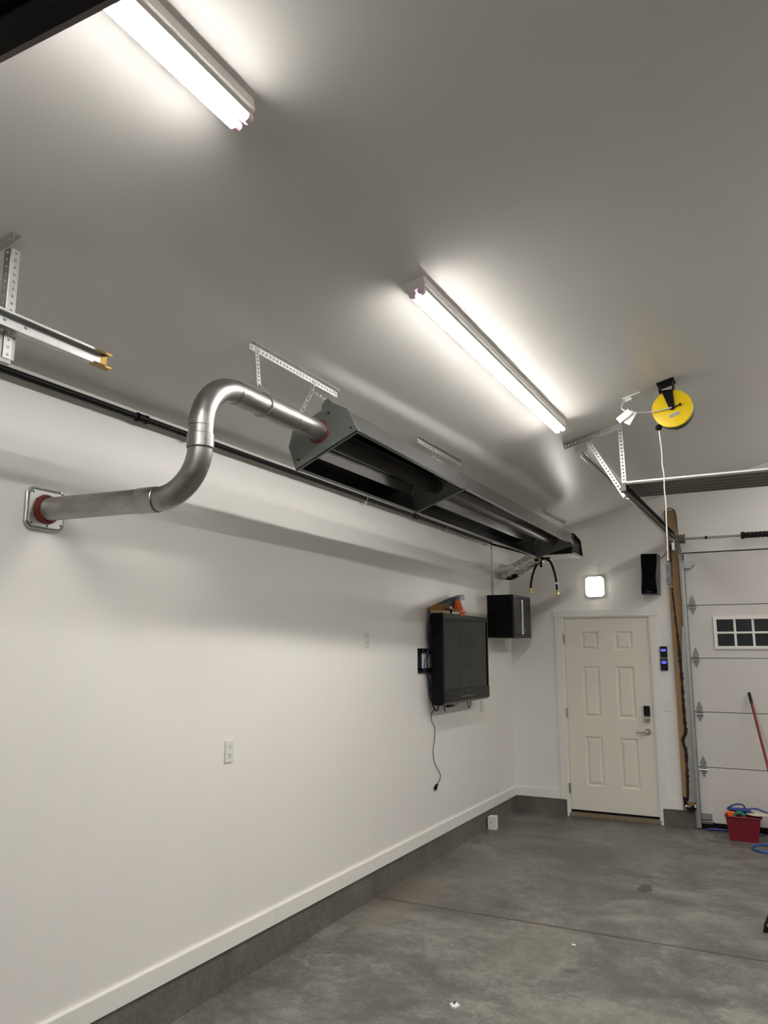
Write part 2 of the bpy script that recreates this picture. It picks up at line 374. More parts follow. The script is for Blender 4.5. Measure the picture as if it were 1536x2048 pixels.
# ------------------------------------------------------------------ the room
FSL = 0.0066
def fz(y): return FSL*(y-YF)
b = B(); JY = 5.34
prof = [(YB-0.3, fz(YB-0.3)), (JY-0.004, fz(JY)), (JY-0.003, fz(JY)-0.012), (JY+0.003, fz(JY)-0.012), (JY+0.004, fz(JY)), (YF+0.3, fz(YF+0.3)), (YF+0.3, -0.3), (YB-0.3, -0.3)]
b.prism([(-0.3, y, z) for y, z in prof], (XR+0.6, 0, 0)); struct('floor', b, 'floor')
b = B(); b.box(-0.2, 0.0, YB, YF+0.15, 0.165, HC+0.05); struct('wall_left', b, 'wall')
def gable(b, x0, x1, z0, y0, y1):
    xs = [x0]+([XRIDGE] if x0 < XRIDGE < x1 else [])+[x1]
    poly = [(x0, y0, z0), (x1, y0, z0)]+[(x, y0, ceil_z(x)+0.03) for x in xs[::-1]]
    b.prism(poly, (0, y1-y0, 0))
DX0, DX1 = 0.605, 1.545; GX0, GX1, GZ = 1.915, 4.86, 2.775
b = B(); gable(b, 0, DX0, 0.165, YF, YF+0.15); gable(b, DX0, DX1, 2.115, YF, YF+0.15); gable(b, DX1, GX0, 0.16, YF, YF+0.15)
gable(b, GX0, GX1, GZ, YF, YF+0.15); gable(b, GX1, XR, 0.0, YF, YF+0.15); struct('wall_front', b, 'wall')
b = B(); b.box(XR, XR+0.2, YB, YF+0.15, -0.1, HC+0.05); struct('wall_right', b, 'wall')
b = B(); gable(b, 0, XR, -0.1, YB-0.15, YB); struct('wall_back', b, 'wall')
b = B(); b.prism([(-0.2, YB-0.2, HC-0.2*SL), (XRIDGE, YB-0.2, ceil_z(XRIDGE)), (XR+0.2, YB-0.2, HC-0.2*SL), (XR+0.2, YB-0.2, HC+0.15), (XRIDGE, YB-0.2, ceil_z(XRIDGE)+0.2), (-0.2, YB-0.2, HC+0.15)], (0, YF-YB+0.5, 0))
struct('ceiling', b, 'ceil')
# concrete footing and baseboards
b = B(); b.box(-0.2, 0.006, YB, YF, -0.15, 0.166); struct('trim_1', b, 'curb', 0.002, label='grey concrete footing under the left wall')
b = B(); b.box(0.006, 0.583, YF-0.006, YF+0.15, -0.05, 0.166); struct('trim_2', b, 'curb', 0.002, label='grey concrete footing left of the entry door')
b = B(); b.box(1.545, 1.885, YF-0.006, YF+0.15, -0.05, 0.161); struct('trim_3', b, 'curb', 0.002, label='grey concrete footing right of the entry door')
b = B()
for y0, y1 in ((YB, 0.9), (0.9, 4.06), (4.063, YF)): b.prism([(0, y0, 0.168), (0.018, y0, 0.168), (0.018, y0, 0.256), (0.014, y0, 0.262), (0, y0, 0.262)], (0, y1-y0, 0))
struct('baseboard_left', b, 'trim')
b = B(); b.box(0.018, 0.522, YF-0.016, YF, 0.168, 0.262); b.box(1.618, 1.764, YF-0.016, YF, 0.162, 0.252); struct('baseboard_front', b, 'trim', 0.002)
# door casing
b = B()
b.prism([(0.522, YF-0.018, 0.168), (0.582, YF-0.018, 0.168), (0.582, YF-0.018, fz(YF)), (0.606, YF-0.018, 0), (0.606, YF-0.018, 2.12), (0.522, YF-0.018, 2.12)], (0, 0.018, 0))
b.prism([(1.543, YF-0.018, 0), (1.566, YF-0.018, 0), (1.566, YF-0.018, 0.16), (1.618, YF-0.018, 0.16), (1.618, YF-0.018, 2.12), (1.543, YF-0.018, 2.12)], (0, 0.018, 0))
struct('trim_4', b, 'trim', 0.0015, label='white flat casing beside the entry door')
b = B(); b.box(0.508, 1.636, YF-0.024, YF, 2.12, 2.194); struct('trim_5', b, 'trim', 0.002, label='white flat head casing above the entry door')
b = B(); b.box(0.606, 0.622, YF-0.012, YF+0.12, 0.0, 2.118); b.box(1.53, 1.543, YF-0.012, YF+0.12, 0, 2.118); b.box(0.622, 1.53, YF-0.012, YF+0.12, 2.105, 2.118)
struct('trim_6', b, 'trim', label='white jamb lining of the entry door')

# ------------------------------------------------------------------ entry door
d = thing('door_1', 'cream six-panel entry door in the far wall', None, (0.62, YF+0.02, 0), kind='structure')
b = B(); x0, x1, z0, z1, yf = 0.625, 1.527, 0.072, 2.101, YF+0.004
panels = [(0.803, 0.989, 1.753, 1.955), (1.163, 1.354, 1.753, 1.955), (0.803, 0.989, 1.035, 1.581), (1.163, 1.354, 1.035, 1.581), (0.803, 0.989, 0.324, 0.836), (1.163, 1.354, 0.324, 0.836)]
xs = [x0, 0.803, 0.989, 1.163, 1.354, x1]; zs = [z0, 0.324, 0.836, 1.035, 1.581, 1.753, 1.955, z1]
bm = b.bm; gv = [[bm.verts.new((x, yf, z)) for z in zs] for x in xs]; pf = []
for i in range(len(xs)-1):
    for j in range(len(zs)-1):
        f = bm.faces.new((gv[i][j], gv[i+1][j], gv[i+1][j+1], gv[i][j+1]))
        if i in (1, 3) and j in (1, 3, 5): pf.append(f)
bm.normal_update()
for f in pf:
    bmesh.ops.inset_individual(bm, faces=[f], thickness=0.014, depth=0)
    for v in f.verts: v.co.y += 0.016
    bmesh.ops.inset_individual(bm, faces=[f], thickness=0.008, depth=0)
b.box(x0, x1, yf+0.017, yf+0.045, z0, z1)
for (xa, xb, za, zb) in ((x0, x0, z0, z1), (x1, x1, z0, z1)):
    v = [bm.verts.new(p) for p in ((xa, yf, za), (xa, yf+0.02, za), (xa, yf+0.02, zb), (xa, yf, zb))]; bm.faces.new(v)
slab = part('slab', b, 'doorp', d)
for (a, c, e, g) in panels:
    b = B(); i1, i2 = 0.024, 0.042
    yb, yt = yf+0.0165, yf+0.002
    P = [(a+i1, yb, e+i1), (c-i1, yb, e+i1), (c-i1, yb, g-i1), (a+i1, yb, g-i1), (a+i2, yt, e+i2), (c-i2, yt, e+i2), (c-i2, yt, g-i2), (a+i2, yt, g-i2)]
    b.quad_hex(P); part('panel', b, 'doorp', slab)
for z in (1.877, 1.079, 0.291):
    b = B(); b.box(0.609, 0.622, YF-0.018, YF-0.0, z-0.05, z+0.05); b.cyl((0.618, YF-0.02, z-0.052), (0.618, YF-0.02, z+0.052), 0.007, 10); part('hinge', b, 'chrome', d)
lk = thing  # keypad lock and lever are parts of the door
b = B(); b.box(1.43, 1.494, YF-0.022, YF+0.006, 1.075, 1.178); kp = part('keypad_lock', b, 'black', d, 0.008, label='black keypad lock with nickel turn')
b = B(); b.box(1.432, 1.492, YF-0.022, YF+0.006, 1.012, 1.073); b.cyl((1.462, YF-0.022, 1.045), (1.462, YF-0.04, 1.045), 0.017, 16); b.box(1.457, 1.467, YF-0.052, YF-0.038, 1.025, 1.065); part('thumb_turn', b, 'chrome', kp, 0.002)
b = B(); b.cyl((1.462, YF+0.004, 0.915), (1.462, YF-0.012, 0.915), 0.032, 24); b.cyl((1.462, YF-0.01, 0.915), (1.462, YF-0.05, 0.915), 0.012, 14)
b.tube(smoothpts([(1.468, YF-0.05, 0.916), (1.43, YF-0.054, 0.914), (1.40, YF-0.055, 0.906), (1.37, YF-0.052, 0.906), (1.35, YF-0.05, 0.913)], 5), 0.0085, 10); part('lever_handle', b, 'chrome', d, smooth=True, label='satin nickel lever handle')
b = B(); b.box(0.622, 1.53, YF-0.004, YF+0.04, 0.05, 0.072); part('door_sweep', b, 'matblack', d)
b = B(); b.prism([(0.606, YF-0.03, 0.0), (0.606, YF-0.03, 0.012), (0.606, YF-0.004, 0.05), (0.606, YF+0.12, 0.05), (0.606, YF+0.12, 0)], (0.937, 0, 0)); part('threshold', b, 'aluthr', d, label='worn tan metal threshold')

# ------------------------------------------------------------------ sectional garage door
gd = thing('door_2', 'white sectional garage door with small paned window', None, (1.92, YF, 0), kind='structure')
joints = [0.06, 0.594, 1.135, 1.674, 2.215, 2.765]
WX0, WX1, WZ0, WZ1 = 2.20, 2.875, 1.797, 2.066
for i in range(5):
    za, zb = joints[i]+0.003, joints[i+1]-0.003
    b = B()
    if i == 3:
        b.box(1.925, WX0, YF+0.002, YF+0.046, za, zb); b.box(WX1, 4.85, YF+0.002, YF+0.046, za, zb)
        b.box(WX0, WX1, YF+0.002, YF+0.046, za, WZ0); b.box(WX0, WX1, YF+0.002, YF+0.046, WZ1, zb)
    else: b.box(1.925, 4.85, YF+0.002, YF+0.046, za, zb)
    sec = part('section', b, 'gdoor', gd, 0.004 if i != 3 else 0)
    b = B(); b.box(1.927, 2.03, YF-0.0005, YF+0.004, za+0.004, zb-0.004); part('end_stile', b, 'gdoor', sec)
    b = B(); b.cyl((1.975, YF-0.003, (za+zb)/2), (1.975, YF+0.001, (za+zb)/2), 0.006, 8); part('screw', b, 'galvd', sec)
    if i == 3:
        b = B()
        for (xa, xb, zc, zd) in ((WX0-0.03, WX1+0.03, WZ1, WZ1+0.03), (WX0-0.03, WX1+0.03, WZ0-0.03, WZ0), (WX0-0.03, WX0, WZ0, WZ1), (WX1, WX1+0.03, WZ0, WZ1)):
            b.box(xa, xb, YF-0.014, YF+0.012, zc, zd)
        for k in range(1, 4):
            x = WX0+(WX1-WX0)*k/4; b.box(x-0.011, x+0.011, YF-0.002, YF+0.012, WZ0, WZ1)
        zc = (WZ0+WZ1)/2; b.box(WX0, WX1, YF-0.003, YF+0.012, zc-0.010, zc+0.010); part('window_frame', b, 'trim', sec, 0.0)
        for k in range(4):
            for r in range(2):
                xa = WX0+(WX1-WX0)*k/4+0.011; xb = WX0+(WX1-WX0)*(k+1)/4-0.011
                za2 = WZ0 if r == 0 else zc+0.01; zb2 = zc-0.01 if r == 0 else WZ1
                b = B(); b.box(xa, xb, YF+0.006, YF+0.011, za2, zb2); part('pane', b, 'glass', sec)
b = B(); b.box(1.925, 4.85, YF+0.004, YF+0.045, 0.004, 0.062); part('bottom_seal', b, 'matblack', gd)
# hinges: spade plates either side of each joint plus the roller stem
for z in joints[1:5]:
    b = B(); y = YF-0.003
    b.prism([(1.955, y, z+0.012), (2.005, y, z+0.012), (2.012, y, z+0.04), (1.985, y, z+0.105), (1.975, y, z+0.105), (1.95, y, z+0.04)], (0, 0.003, 0))
    b.prism([(1.955, y, z-0.012), (2.005, y, z-0.012), (2.012, y, z-0.035), (1.985, y, z-0.095), (1.975, y, z-0.095), (1.95, y, z-0.035)], (0, 0.003, 0))
    b.cyl((1.945, YF-0.01, z), (2.015, YF-0.01, z), 0.008, 10); b.box(1.955, 2.005, YF-0.022, YF-0.002, z+0.012, z+0.018)
    hg = part('door_hinge', b, 'hinge', gd)
    b = B(); b.cyl((1.87, YF-0.018, z-0.022), (2.025, YF-0.018, z-0.022), 0.0055, 8); part('roller_stem', b, 'zinc', hg)
b = B(); b.box(1.915, 2.0, YF-0.05, YF-0.001, 2.60, 2.68); b.box(1.965, 2.03, YF-0.04, YF-0.001, 2.625, 2.665); part('top_bracket', b, 'galvd', gd, 0.002)
b = B(); b.box(1.93, 2.03, YF-0.006, YF-0.001, 0.05, 0.15); b.box(1.94, 2.02, YF-0.03, YF-0.002, 0.07, 0.078); b.box(1.94, 2.02, YF-0.03, YF-0.002, 0.10, 0.106); b.cyl((1.93, YF-0.02, 0.075), (2.05, YF-0.02, 0.075), 0.007, 8)
part('bottom_bracket', b, 'hinge', gd, 0.001)

# timber jamb board with a bead of dark foam
b = B(); b.box(1.764, 1.876, YF-0.028, YF-0.001, 0.165, 3.24); struct('trim_7', b, 'wood', 0.003, label='bare timber board beside the garage door')
foam = [(1.808, 2.86), (1.797, 2.44), (1.808, 2.12), (1.823, 1.81), (1.833, 1.50), (1.833, 1.35), (1.833, 1.05), (1.836, 0.93), (1.806, 0.86), (1.812, 0.80), (1.826, 0.74), (1.822, 0.46), (1.815, 0.30), (1.80, 0.27)]
pts = smoothpts([(x, YF-0.030, z) for x, z in foam], 14); rs = []
for i, p in enumerate(pts):
    rs.append(random.uniform(0.005, 0.011) if p.z > 1.9 else random.uniform(0.010, 0.021)); p.x += random.uniform(-0.002, 0.002)
b = B(); b.tube(pts, rs, 7); solo('foam_bead', b, 'foam', 'ragged dark foam sealant bead running down the bare timber board', 'sealant', (1.82, YF-0.03, 0.27))
b = B(); b.prism([(1.868, YF-0.033, 2.0), (1.845, YF-0.033, 1.6), (1.838, YF-0.033, 1.0), (1.812, YF-0.033, 0.86), (1.83, YF-0.033, 0.7), (1.82, YF-0.033, 0.25), (1.895, YF-0.033, 0.25), (1.895, YF-0.033, 2.0)], (0, 0.004, 0)); struct('trim_8', b, 'galvd', label='grey metal flashing beside the garage door track')
# tangle of black cable at the foot of the board
b = B()
for k in range(4):
    z = 0.19+0.012*k; b.tube(smoothpts([(1.775+0.01*k, YF-0.045, 0.30-0.02*k), (1.79, YF-0.055, z+0.03), (1.83, YF-0.06, z-0.02), (1.88, YF-0.05, z), (1.90, YF-0.045, z+0.02)], 5), 0.0075, 7)
b.box(1.778, 1.80, YF-0.06, YF-0.03, 0.22, 0.29)
cc = thing('cable_coil', 'small black cable bundle at the foot of the timber board', 'cable', (1.83, YF-0.05, 0.17)); part('cable', b, 'black', cc, smooth=True)
b = B(); b.sphere((1.80, YF-0.065, 0.215), 0.012); b.sphere((1.825, YF-0.068, 0.212), 0.008); b.box(1.875, 1.895, YF-0.062, YF-0.045, 0.205, 0.235); part('connector', b, 'white', cc, 0)

# ------------------------------------------------------------------ garage door tracks
def c_prof(wd=0.055, dp=0.028, t=0.0025):   # C opening towards +a
    h = wd/2
    return [(0, -h), (dp, -h), (dp, -h+0.008), (dp-t, -h+0.008), (dp-t, -h+t), (t, -h+t), (t, h-t), (dp-t, h-t), (dp-t, h-0.008), (dp, h-0.008), (dp, h), (0, h)]
tk = thing('door_track', 'galvanised garage door track beside the timber board, running back under the ceiling', 'track', (1.90, YF-0.04, 0.0))
yv = YF-0.045; ZT = 2.915; rr = 0.30; zc = ZT-rr
path = [(1.90, yv, 0.02), (1.90, yv, zc)]; nr = [(0, 1, 0), (0, 1, 0)]
for k in range(1, 13):
    a = PI/2*k/12; path.append((1.90-0.03*k/12, yv-rr+rr*math.cos(a), zc+rr*math.sin(a))); nr.append((0, math.cos(a), math.sin(a)))
pv = path[:]; nv = nr[:]
b = B(); b.sweep(c_prof(), pv, (1, 0, 0), nv); part('vertical_track', b, 'galvd', tk)
b = B(); b.sweep(c_prof(0.062, 0.032), [(1.868, yv-rr, ZT), (1.858, 5.63, ZT)], (1, 0, 0), [(0, 0, 1)]*2); part('horizontal_track', b, 'shadowsteel', tk, label='horizontal track, coloured dark for the shadow on it')
b = B(); b.box(1.893, 1.897, YF-0.07, YF-0.002, 0.01, 2.72); b.box(1.877, 1.897, YF-0.008, YF-0.002, 0.01, 2.72); part('wall_angle', b, 'galvd', tk)
b = B(); b.prism([(1.866, 5.9, ZT-0.036), (1.866, yv-rr, ZT-0.036), (1.862, yv-rr, ZT-0.030), (1.862, 5.9, ZT-0.030)], (-0.022, 0, 0)); part('lower_angle', b, 'zinc', tk)
b = B(); b.box(1.853, 1.893, 5.615, 5.632, ZT-0.03, ZT+0.03); part('end_stop', b, 'shadowsteel', tk, 0.002)
# hanging angles of this track
hg = thing('track_hanger', 'perforated steel hanger frame of straps under the ceiling beside the unlit light', 'bracket', (1.64, 5.75, ceil_z(1.64)))
s = V(math.cos(TH), 0, math.sin(TH)); dn = V(math.sin(TH), 0, -math.cos(TH))
def cp(x, y, off): return V(x, y, ceil_z(x))+dn*off
b = B(); b.perf(cp(1.425, 5.72, 0.003), s, (0, 1, 0), -dn, 0.45, 0.045, 0.0265, 0.0068); b.perf(cp(1.425, 5.72, 0.003), s, dn, (0, -1, 0), 0.45, 0.045, 0.0265, 0.0068)
part('ceiling_angle', b, 'galvd', hg)
def strap(a, c, wd, n=None, m='whitez', pit=0.0265, hr=0.0072):
    a, c = V(*a), V(*c); u = (c-a).normalized(); nn = V(0, -1, 0) if n is None else V(*n); vv = u.cross(nn).normalized()
    bb = B(); bb.perf(a-vv*wd/2, u, vv, nn, (c-a).length, wd, pit, hr); return bb
part('slanted_strap', strap((1.60, 5.735, ceil_z(1.60)-0.02), (1.862, 5.735, 2.865), 0.032), 'whitez', hg)
part('upright_strap', strap((1.848, 5.76, ceil_z(1.85)-0.01), (1.858, 5.76, 2.93), 0.032), 'whitez', hg)
b = B()
for p in ((1.60, 5.725, ceil_z(1.6)-0.028), (1.848, 5.745, ceil_z(1.85)-0.022), (1.858, 5.725, 2.878)): b.cyl(p, (p[0], p[1]-0.008, p[2]), 0.009, 6)
part('bolt', b, 'galv', hg)

# ribbed deck laid over the tracks
rp = thing('ribbed_panel', 'long taupe ribbed steel panel lying across the tracks above the garage door', 'panel', (3.3, 5.95, 2.95))
for k in range(5):
    y0 = 5.70+0.108*k
    b = B(); b.prism([(1.88, y0, 2.949), (1.88, y0+0.022, 2.949), (1.88, y0+0.034, 2.964), (1.88, y0+0.098, 2.964), (1.88, y0+0.108, 2.949), (1.88, y0+0.108, 2.953), (1.88, y0+0.10, 2.968), (1.88, y0+0.03, 2.968), (1.88, y0+0.02, 2.953), (1.88, y0, 2.953)], (2.98, 0, 0))
    part('rib', b, 'rib', rp)
b = B(); b.box(1.88, 4.86, 5.690, 5.70, 2.958, 2.970); part('edge_glint', b, 'white', rp, label='front edge with its bright reflection put in as white')  # white strip stands in for light reflected along the edge
tk2 = thing('door_track', 'garage door track at the far right jamb, outside the picture', 'track', (4.9, YF-0.04, 0))
b = B(); b.sweep(c_prof(), [(-x+2*3.385, y, z) for x, y, z in pv], (-1, 0, 0), nv); part('vertical_track', b, 'galvd', tk2)
b = B(); b.sweep(c_prof(0.062, 0.032), [(4.902, yv-rr, ZT), (4.912, 5.63, ZT)], (-1, 0, 0), [(0, 0, 1)]*2); part('horizontal_track', b, 'shadowsteel', tk2)
b = B(); b.box(4.875, 4.905, 5.72, 5.75, ZT+0.03, ceil_z(4.89)+0.004); part('hanger', b, 'galvd', tk2)

# torsion shaft, drum and spring
ts = thing('torsion_shaft', 'steel torsion shaft with brown cable drum and black spring above the garage door', 'shaft', (1.9, 8.57, 2.9))
SY = 8.565; SZ = 2.905
b = B(); b.cyl((1.80, SY, SZ), (4.95, SY, SZ), 0.0127, 14); part('shaft', b, 'galvd', ts, smooth=True)
b = B(); b.cyl((1.885, SY, SZ), (1.955, SY, SZ), 0.046, 24); b.cyl((1.955, SY, SZ), (1.965, SY, SZ), 0.052, 24); part('cable_drum', b, 'brownbox', ts, smooth=True)
b = B(); pts = []
for k in range(40*10): a = 2*PI*k/10; pts.append((2.52+1.5*k/400, SY+0.03*math.cos(a), SZ+0.03*math.sin(a)))
b.tube(pts, 0.0055, 5); b.cyl((2.50, SY, SZ), (2.53, SY, SZ), 0.037, 12); b.cyl((2.52, SY, SZ), (4.02, SY, SZ), 0.029, 14); part('spring', b, 'spring', ts)
b = B(); b.cyl((2.16, SY, SZ), (2.18, SY, SZ), 0.017, 10); part('collar', b, 'black', ts)
b = B(); b.box(1.855, 1.862, SY-0.06, YF, SZ-0.10, SZ+0.04); b.box(1.82, 1.862, YF-0.036, YF-0.029, SZ-0.10, SZ+0.04); b.cyl((1.85, SY, SZ), (1.868, SY, SZ), 0.028, 16); part('bearing_plate', b, 'galv', ts)
b = B(); b.box(3.6, 3.607, SY-0.06, YF, SZ-0.06, SZ+0.05); part('center_bracket', b, 'galv', ts)
# wires over the top of the timber board
b = B(); b.tube(smoothpts([(1.775, YF-0.04, 2.95), (1.775, YF-0.04, 3.2), (1.80, YF-0.05, 3.25), (1.85, YF-0.05, 3.245), (1.88, YF-0.04, 3.19), (1.885, YF-0.035, 3.05), (1.892, YF-0.03, 2.93)], 6), 0.005, 7)
b.sphere((1.83, YF-0.06, 2.935), 0.042, 12, (1, 0.5, 0.9)); solo('wire_loop', b, 'blackpipe', 'dark wire looped over the top of the timber board', 'wire', (1.83, YF-0.04, 2.95), smooth=True)

# ------------------------------------------------------------------ strip lights
def strip_light(label, x, y0, y1, lit, side=1):
    zc_ = ceil_z(x); th = TH*side
    s_ = V(math.cos(th), 0, math.sin(th)); d_ = V(math.sin(th), 0, -math.cos(th)); c0 = V(x, 0, zc_)
    t = thing('strip_light', label, 'light', (x, (y0+y1)/2, zc_), 'twin tube strip lights')
    yc = (y0+y1)/2; L = y1-y0
    b = B()
    def P(a, h, y): q = c0+s_*a+d_*h; return (q.x, y, q.z)
    b.prism([P(-0.050, 0, y0), P(-0.048, 0.042, y0), P(-0.040, 0.047, y0), P(0.040, 0.047, y0), P(0.048, 0.042, y0), P(0.050, 0, y0)], (0, L, 0)); part('housing', b, 'fixture', t, 0.002)
    for a in (-0.021, 0.021):
        for (n0, n1, nm, mm) in ((8, 172, 'tube', 'tube' if lit else 'deadtube'), (172, 368, 'tube_back', 'fixture')):
            ring = [(a+0.016*math.cos(math.radians(n0+(n1-n0)*k/14)), 0.062+0.016*math.sin(math.radians(n0+(n1-n0)*k/14))) for k in range(15)]
            b = B(); b.prism([P(p_, q_, y0+0.012) for p_, q_ in ring], (0, L-0.024, 0)); part(nm, b, mm, t, smooth=True)
    for ye in (y0+0.001, y1-0.023):
        for a in (-0.021, 0.021):
            b = B(); q0 = P(a, 0.061, ye); q1 = P(a, 0.061, ye+0.022); b.cyl(q0, q1, 0.0175, 16); part('socket', b, 'socket' if lit else 'fixture', t, 0.002)
    return t
strip_light('lit twin tube ceiling light nearest the camera, at the upper left', 1.525, -0.82, 1.61, True)
strip_light('lit twin tube ceiling light in the middle of the ceiling above the long heater', 1.52, 2.82, 5.225, True)
strip_light('unlit twin tube ceiling light behind the perforated track hanger', 1.512, 5.93, 8.35, False)
strip_light('lit twin tube ceiling light of the second row, outside the picture, nearest', 4.06, -0.82, 1.61, True)
strip_light('lit twin tube ceiling light of the second row, outside the picture, middle', 4.06, 2.82, 5.225, True)
strip_light('added unseen twin tube ceiling light past the second row, brightening the far wall', 4.06, 5.93, 8.35, True)  # lamp added out of view to brighten the dim far wall and door

# ------------------------------------------------------------------ heater
E1 = V(0.911, 0, 0.412).normalized(); E2 = V(-E1.z, 0, E1.x)
HM = V(0.856, 0, 2.749)
def H(a, h, y):      # the heater hangs slightly twisted: its tilt eases from 24 to 15 degrees along its length
    t = 24.3 if y < 3.2 else (24.3-4.6*(y-3.2)/1.45 if y < 4.65 else 19.7-4.2*(y-4.65)/2.85)
    c, sn = math.cos(math.radians(t)), math.sin(math.radians(t)); a += 0.197
    return V(0.676+a*c-h*sn, y, 2.668+a*sn+h*c)
ht = thing('tube_heater', 'long galvanised radiant tube heater hanging on chains along the left wall', 'heater', (0.856, 5.35, 2.749))
outp = [(-0.197, 0), (-0.186, 0.130), (-0.135, 0.182), (0.135, 0.182), (0.186, 0.130), (0.197, 0)]
inp = [(-0.1945, 0), (-0.1835, 0.129), (-0.134, 0.1795), (0.134, 0.1795), (0.1835, 0.129), (0.1945, 0)]
for (ya, yb, k) in ((3.205, 4.70, 1.0), (4.66, 7.50, 1.012)):
    b = B(); L = yb-ya
    poly = [(-0.178*k, -0.001), (-0.178*k, 0.002)]+[(-0.1945*k, 0.002)]+[(x*k, z*k) for x, z in inp[1:-1]]+[(0.1945*k, 0.002), (0.178*k, 0.002), (0.178*k, -0.001)]+[(x*k, (z*k if z else -0.002)) for x, z in outp[::-1]]
    b.loft([[H(a, h, ya+L*k_/6) for a, h in poly] for k_ in range(7)])
    part('reflector', b, 'refl', ht)
hexo = [(-0.2, -0.004), (-0.19, 0.133), (-0.132, 0.205), (-0.130, 0.232), (-0.112, 0.243), (-0.085, 0.236), (-0.062, 0.206), (0.062, 0.206), (0.070, 0.232), (0.092, 0.243), (0.118, 0.243), (0.128, 0.206), (0.132, 0.205), (0.19, 0.133), (0.2, -0.004)]
b = B(); b.prism([H(a, h, 3.20) for a, h in hexo], (0, 0.003, 0)); b.prism([H(-0.2, -0.004, 3.20), H(0.2, -0.004, 3.20), H(0.2, 0.001, 3.20), H(-0.2, 0.001, 3.20)], (0, 0.022, 0))
ep = part('end_plate', b, 'plated', ht)
b = B()
for a, h in ((0.17, 0.03), (-0.165, 0.04), (0.09, 0.17), (-0.1, 0.17)):
    q = H(a, h, 3.2); b.cyl(q, (q.x, 3.195, q.z), 0.005, 6)
part('screw', b, 'black', ep)
hexm = [(-0.192, -0.004), (-0.183, 0.128), (-0.133, 0.178), (0.133, 0.178), (0.183, 0.128), (0.192, -0.004)]
b = B(); b.prism([H(a, h, 4.64) for a, h in hexm], (0, 0.003, 0)); b.prism([H(-0.192, -0.004, 4.62), H(0.192, -0.004, 4.62), H(0.192, 0.0, 4.62), H(-0.192, 0.0, 4.62)], (0, 0.022, 0)); part('middle_plate', b, 'plated', ht)
b = B(); b.prism([H(a*1.02, h, 7.5) for a, h in hexm], (0, 0.003, 0)); b.prism([H(-0.198, -0.006, 7.495), H(0.198, -0.006, 7.495), H(0.198, 0.0, 7.495), H(-0.198, 0.0, 7.495)], (0, 0.02, 0)); part('far_plate', b, 'plated', ht)
TC = (0.0, 0.113)
b = B(); b.cyl(H(*TC, 3.2), H(*TC, 4.60), 0.051, 28); part('heat_tube', b, 'blacktube', ht, smooth=True)
b = B(); b.cyl(H(*TC, 4.56), H(*TC, 4.66), 0.0535, 28); part('tube_collar', b, 'hottube', ht, smooth=True)
b = B(); b.cyl(H(*TC, 4.66), H(*TC, 7.40), 0.051, 28); part('heat_tube', b, 'hottube', ht, smooth=True)
b = B(); b.cyl(H(*TC, 7.38), H(*TC, 7.5), 0.056, 28); part('tube_collar', b, 'hottube', ht, smooth=True)
# burner housing behind the far plate
b = B(); b.prism([(0.74, 7.53, 2.692), (1.025, 7.53, 2.700), (1.03, 7.53, 2.81), (0.955, 7.53, 2.915), (0.86, 7.53, 2.93), (0.75, 7.53, 2.86)], (0, 0.33, 0)); bh = part('burner_housing', b, 'black', ht, 0.004, label='black burner housing at the far end')
b = B(); b.box(0.70, 1.04, 7.52, 7.87, 2.684, 2.690); b.box(1.036, 1.04, 7.52, 7.87, 2.684, 2.70); part('bottom_tray', b, 'fixture', bh)
b = B(); b.prism([(0.93, 7.87, 2.70), (0.93, 7.87, 2.95), (0.975, 7.87, 2.935), (1.035, 7.87, 2.86), (1.05, 7.87, 2.70)], (0, 0.004, 0)); part('end_cover', b, 'blackpipe', bh)
b = B(); b.cyl((0.66, 7.70, 2.665), (0.66, 7.70, 2.60), 0.012, 12); b.cyl((0.66, 7.70, 2.605), (0.66, 7.70, 2.59), 0.016, 6); b.cyl((0.60, 7.69, 2.66), (0.76, 7.70, 2.68), 0.011, 10); part('gas_valve', b, 'blackpipe', bh, smooth=True)
b = B(); b.sphere((0.655, 7.69, 2.668), 0.015, 10); b.cyl((0.65, 7.69, 2.64), (0.65, 7.69, 2.66), 0.008, 8); part('valve_fitting', b, 'brass', bh, smooth=True)

# hanging rails and chains
def rail(label, y0, y1, x=0.757, m='whitez'):
    t = thing('ceiling_rail', label, 'rail', (x, (y0+y1)/2, ceil_z(x)), 'perforated rails over the heater')
    zc_ = ceil_z(x); c = V(x, y0, zc_)+dn*0.003
    b = B(); b.perf((x, y0, zc_-0.002), (0, 1, 0), (0, 0, -1), (1, 0, 0), y1-y0, 0.030, 0.0285, 0.0060); part('hanging_flange', b, m, t)
    b = B(); b.perf(c, (0, 1, 0), s, -dn, y1-y0, 0.024, 0.0285, 0.0060, 0.0022); part('ceiling_flange', b, m, t)
    b = B()
    for y in (y0+0.02, y1-0.02): q = V(x+0.018, y, ceil_z(x+0.018)-0.004); b.cyl(q, q-V(0, 0, 0.006), 0.007, 6)
    part('lag_bolt', b, 'galvd', t)
    return t
rail('longest-looking perforated steel ceiling rail above the flue pipe and heater end', 2.68, 3.46)
rail('perforated steel ceiling rail over the middle of the heater', 4.50, 5.27, m='galvd')
rail('perforated steel ceiling rail over the far end of the heater', 7.50, 8.36, m='galvd')
zr = ceil_z(0.757)-0.024
def chain(label, top, tabs):
    t = thing('support_chain', label, 'chain', top, 'heater support chains')
    top = V(*top); kn = top-V(0, 0, 0.045)
    b = B(); b.tube(smoothpts([top+V(0.01, 0.0, 0.006), top+V(0.012, 0, -0.012), kn+V(0.0, 0.008, 0.006), kn, kn+V(-0.006, -0.008, 0.006), top+V(-0.012, 0, -0.012), top+V(-0.006, 0, 0.004)], 4), 0.0028, 7); part('hook', b, 'zinc', t, smooth=True)
    for q in tabs:
        b = B(); b.chain(kn, q); part('chain', b, 'zinc', t, kind='stuff', smooth=True)
    return t
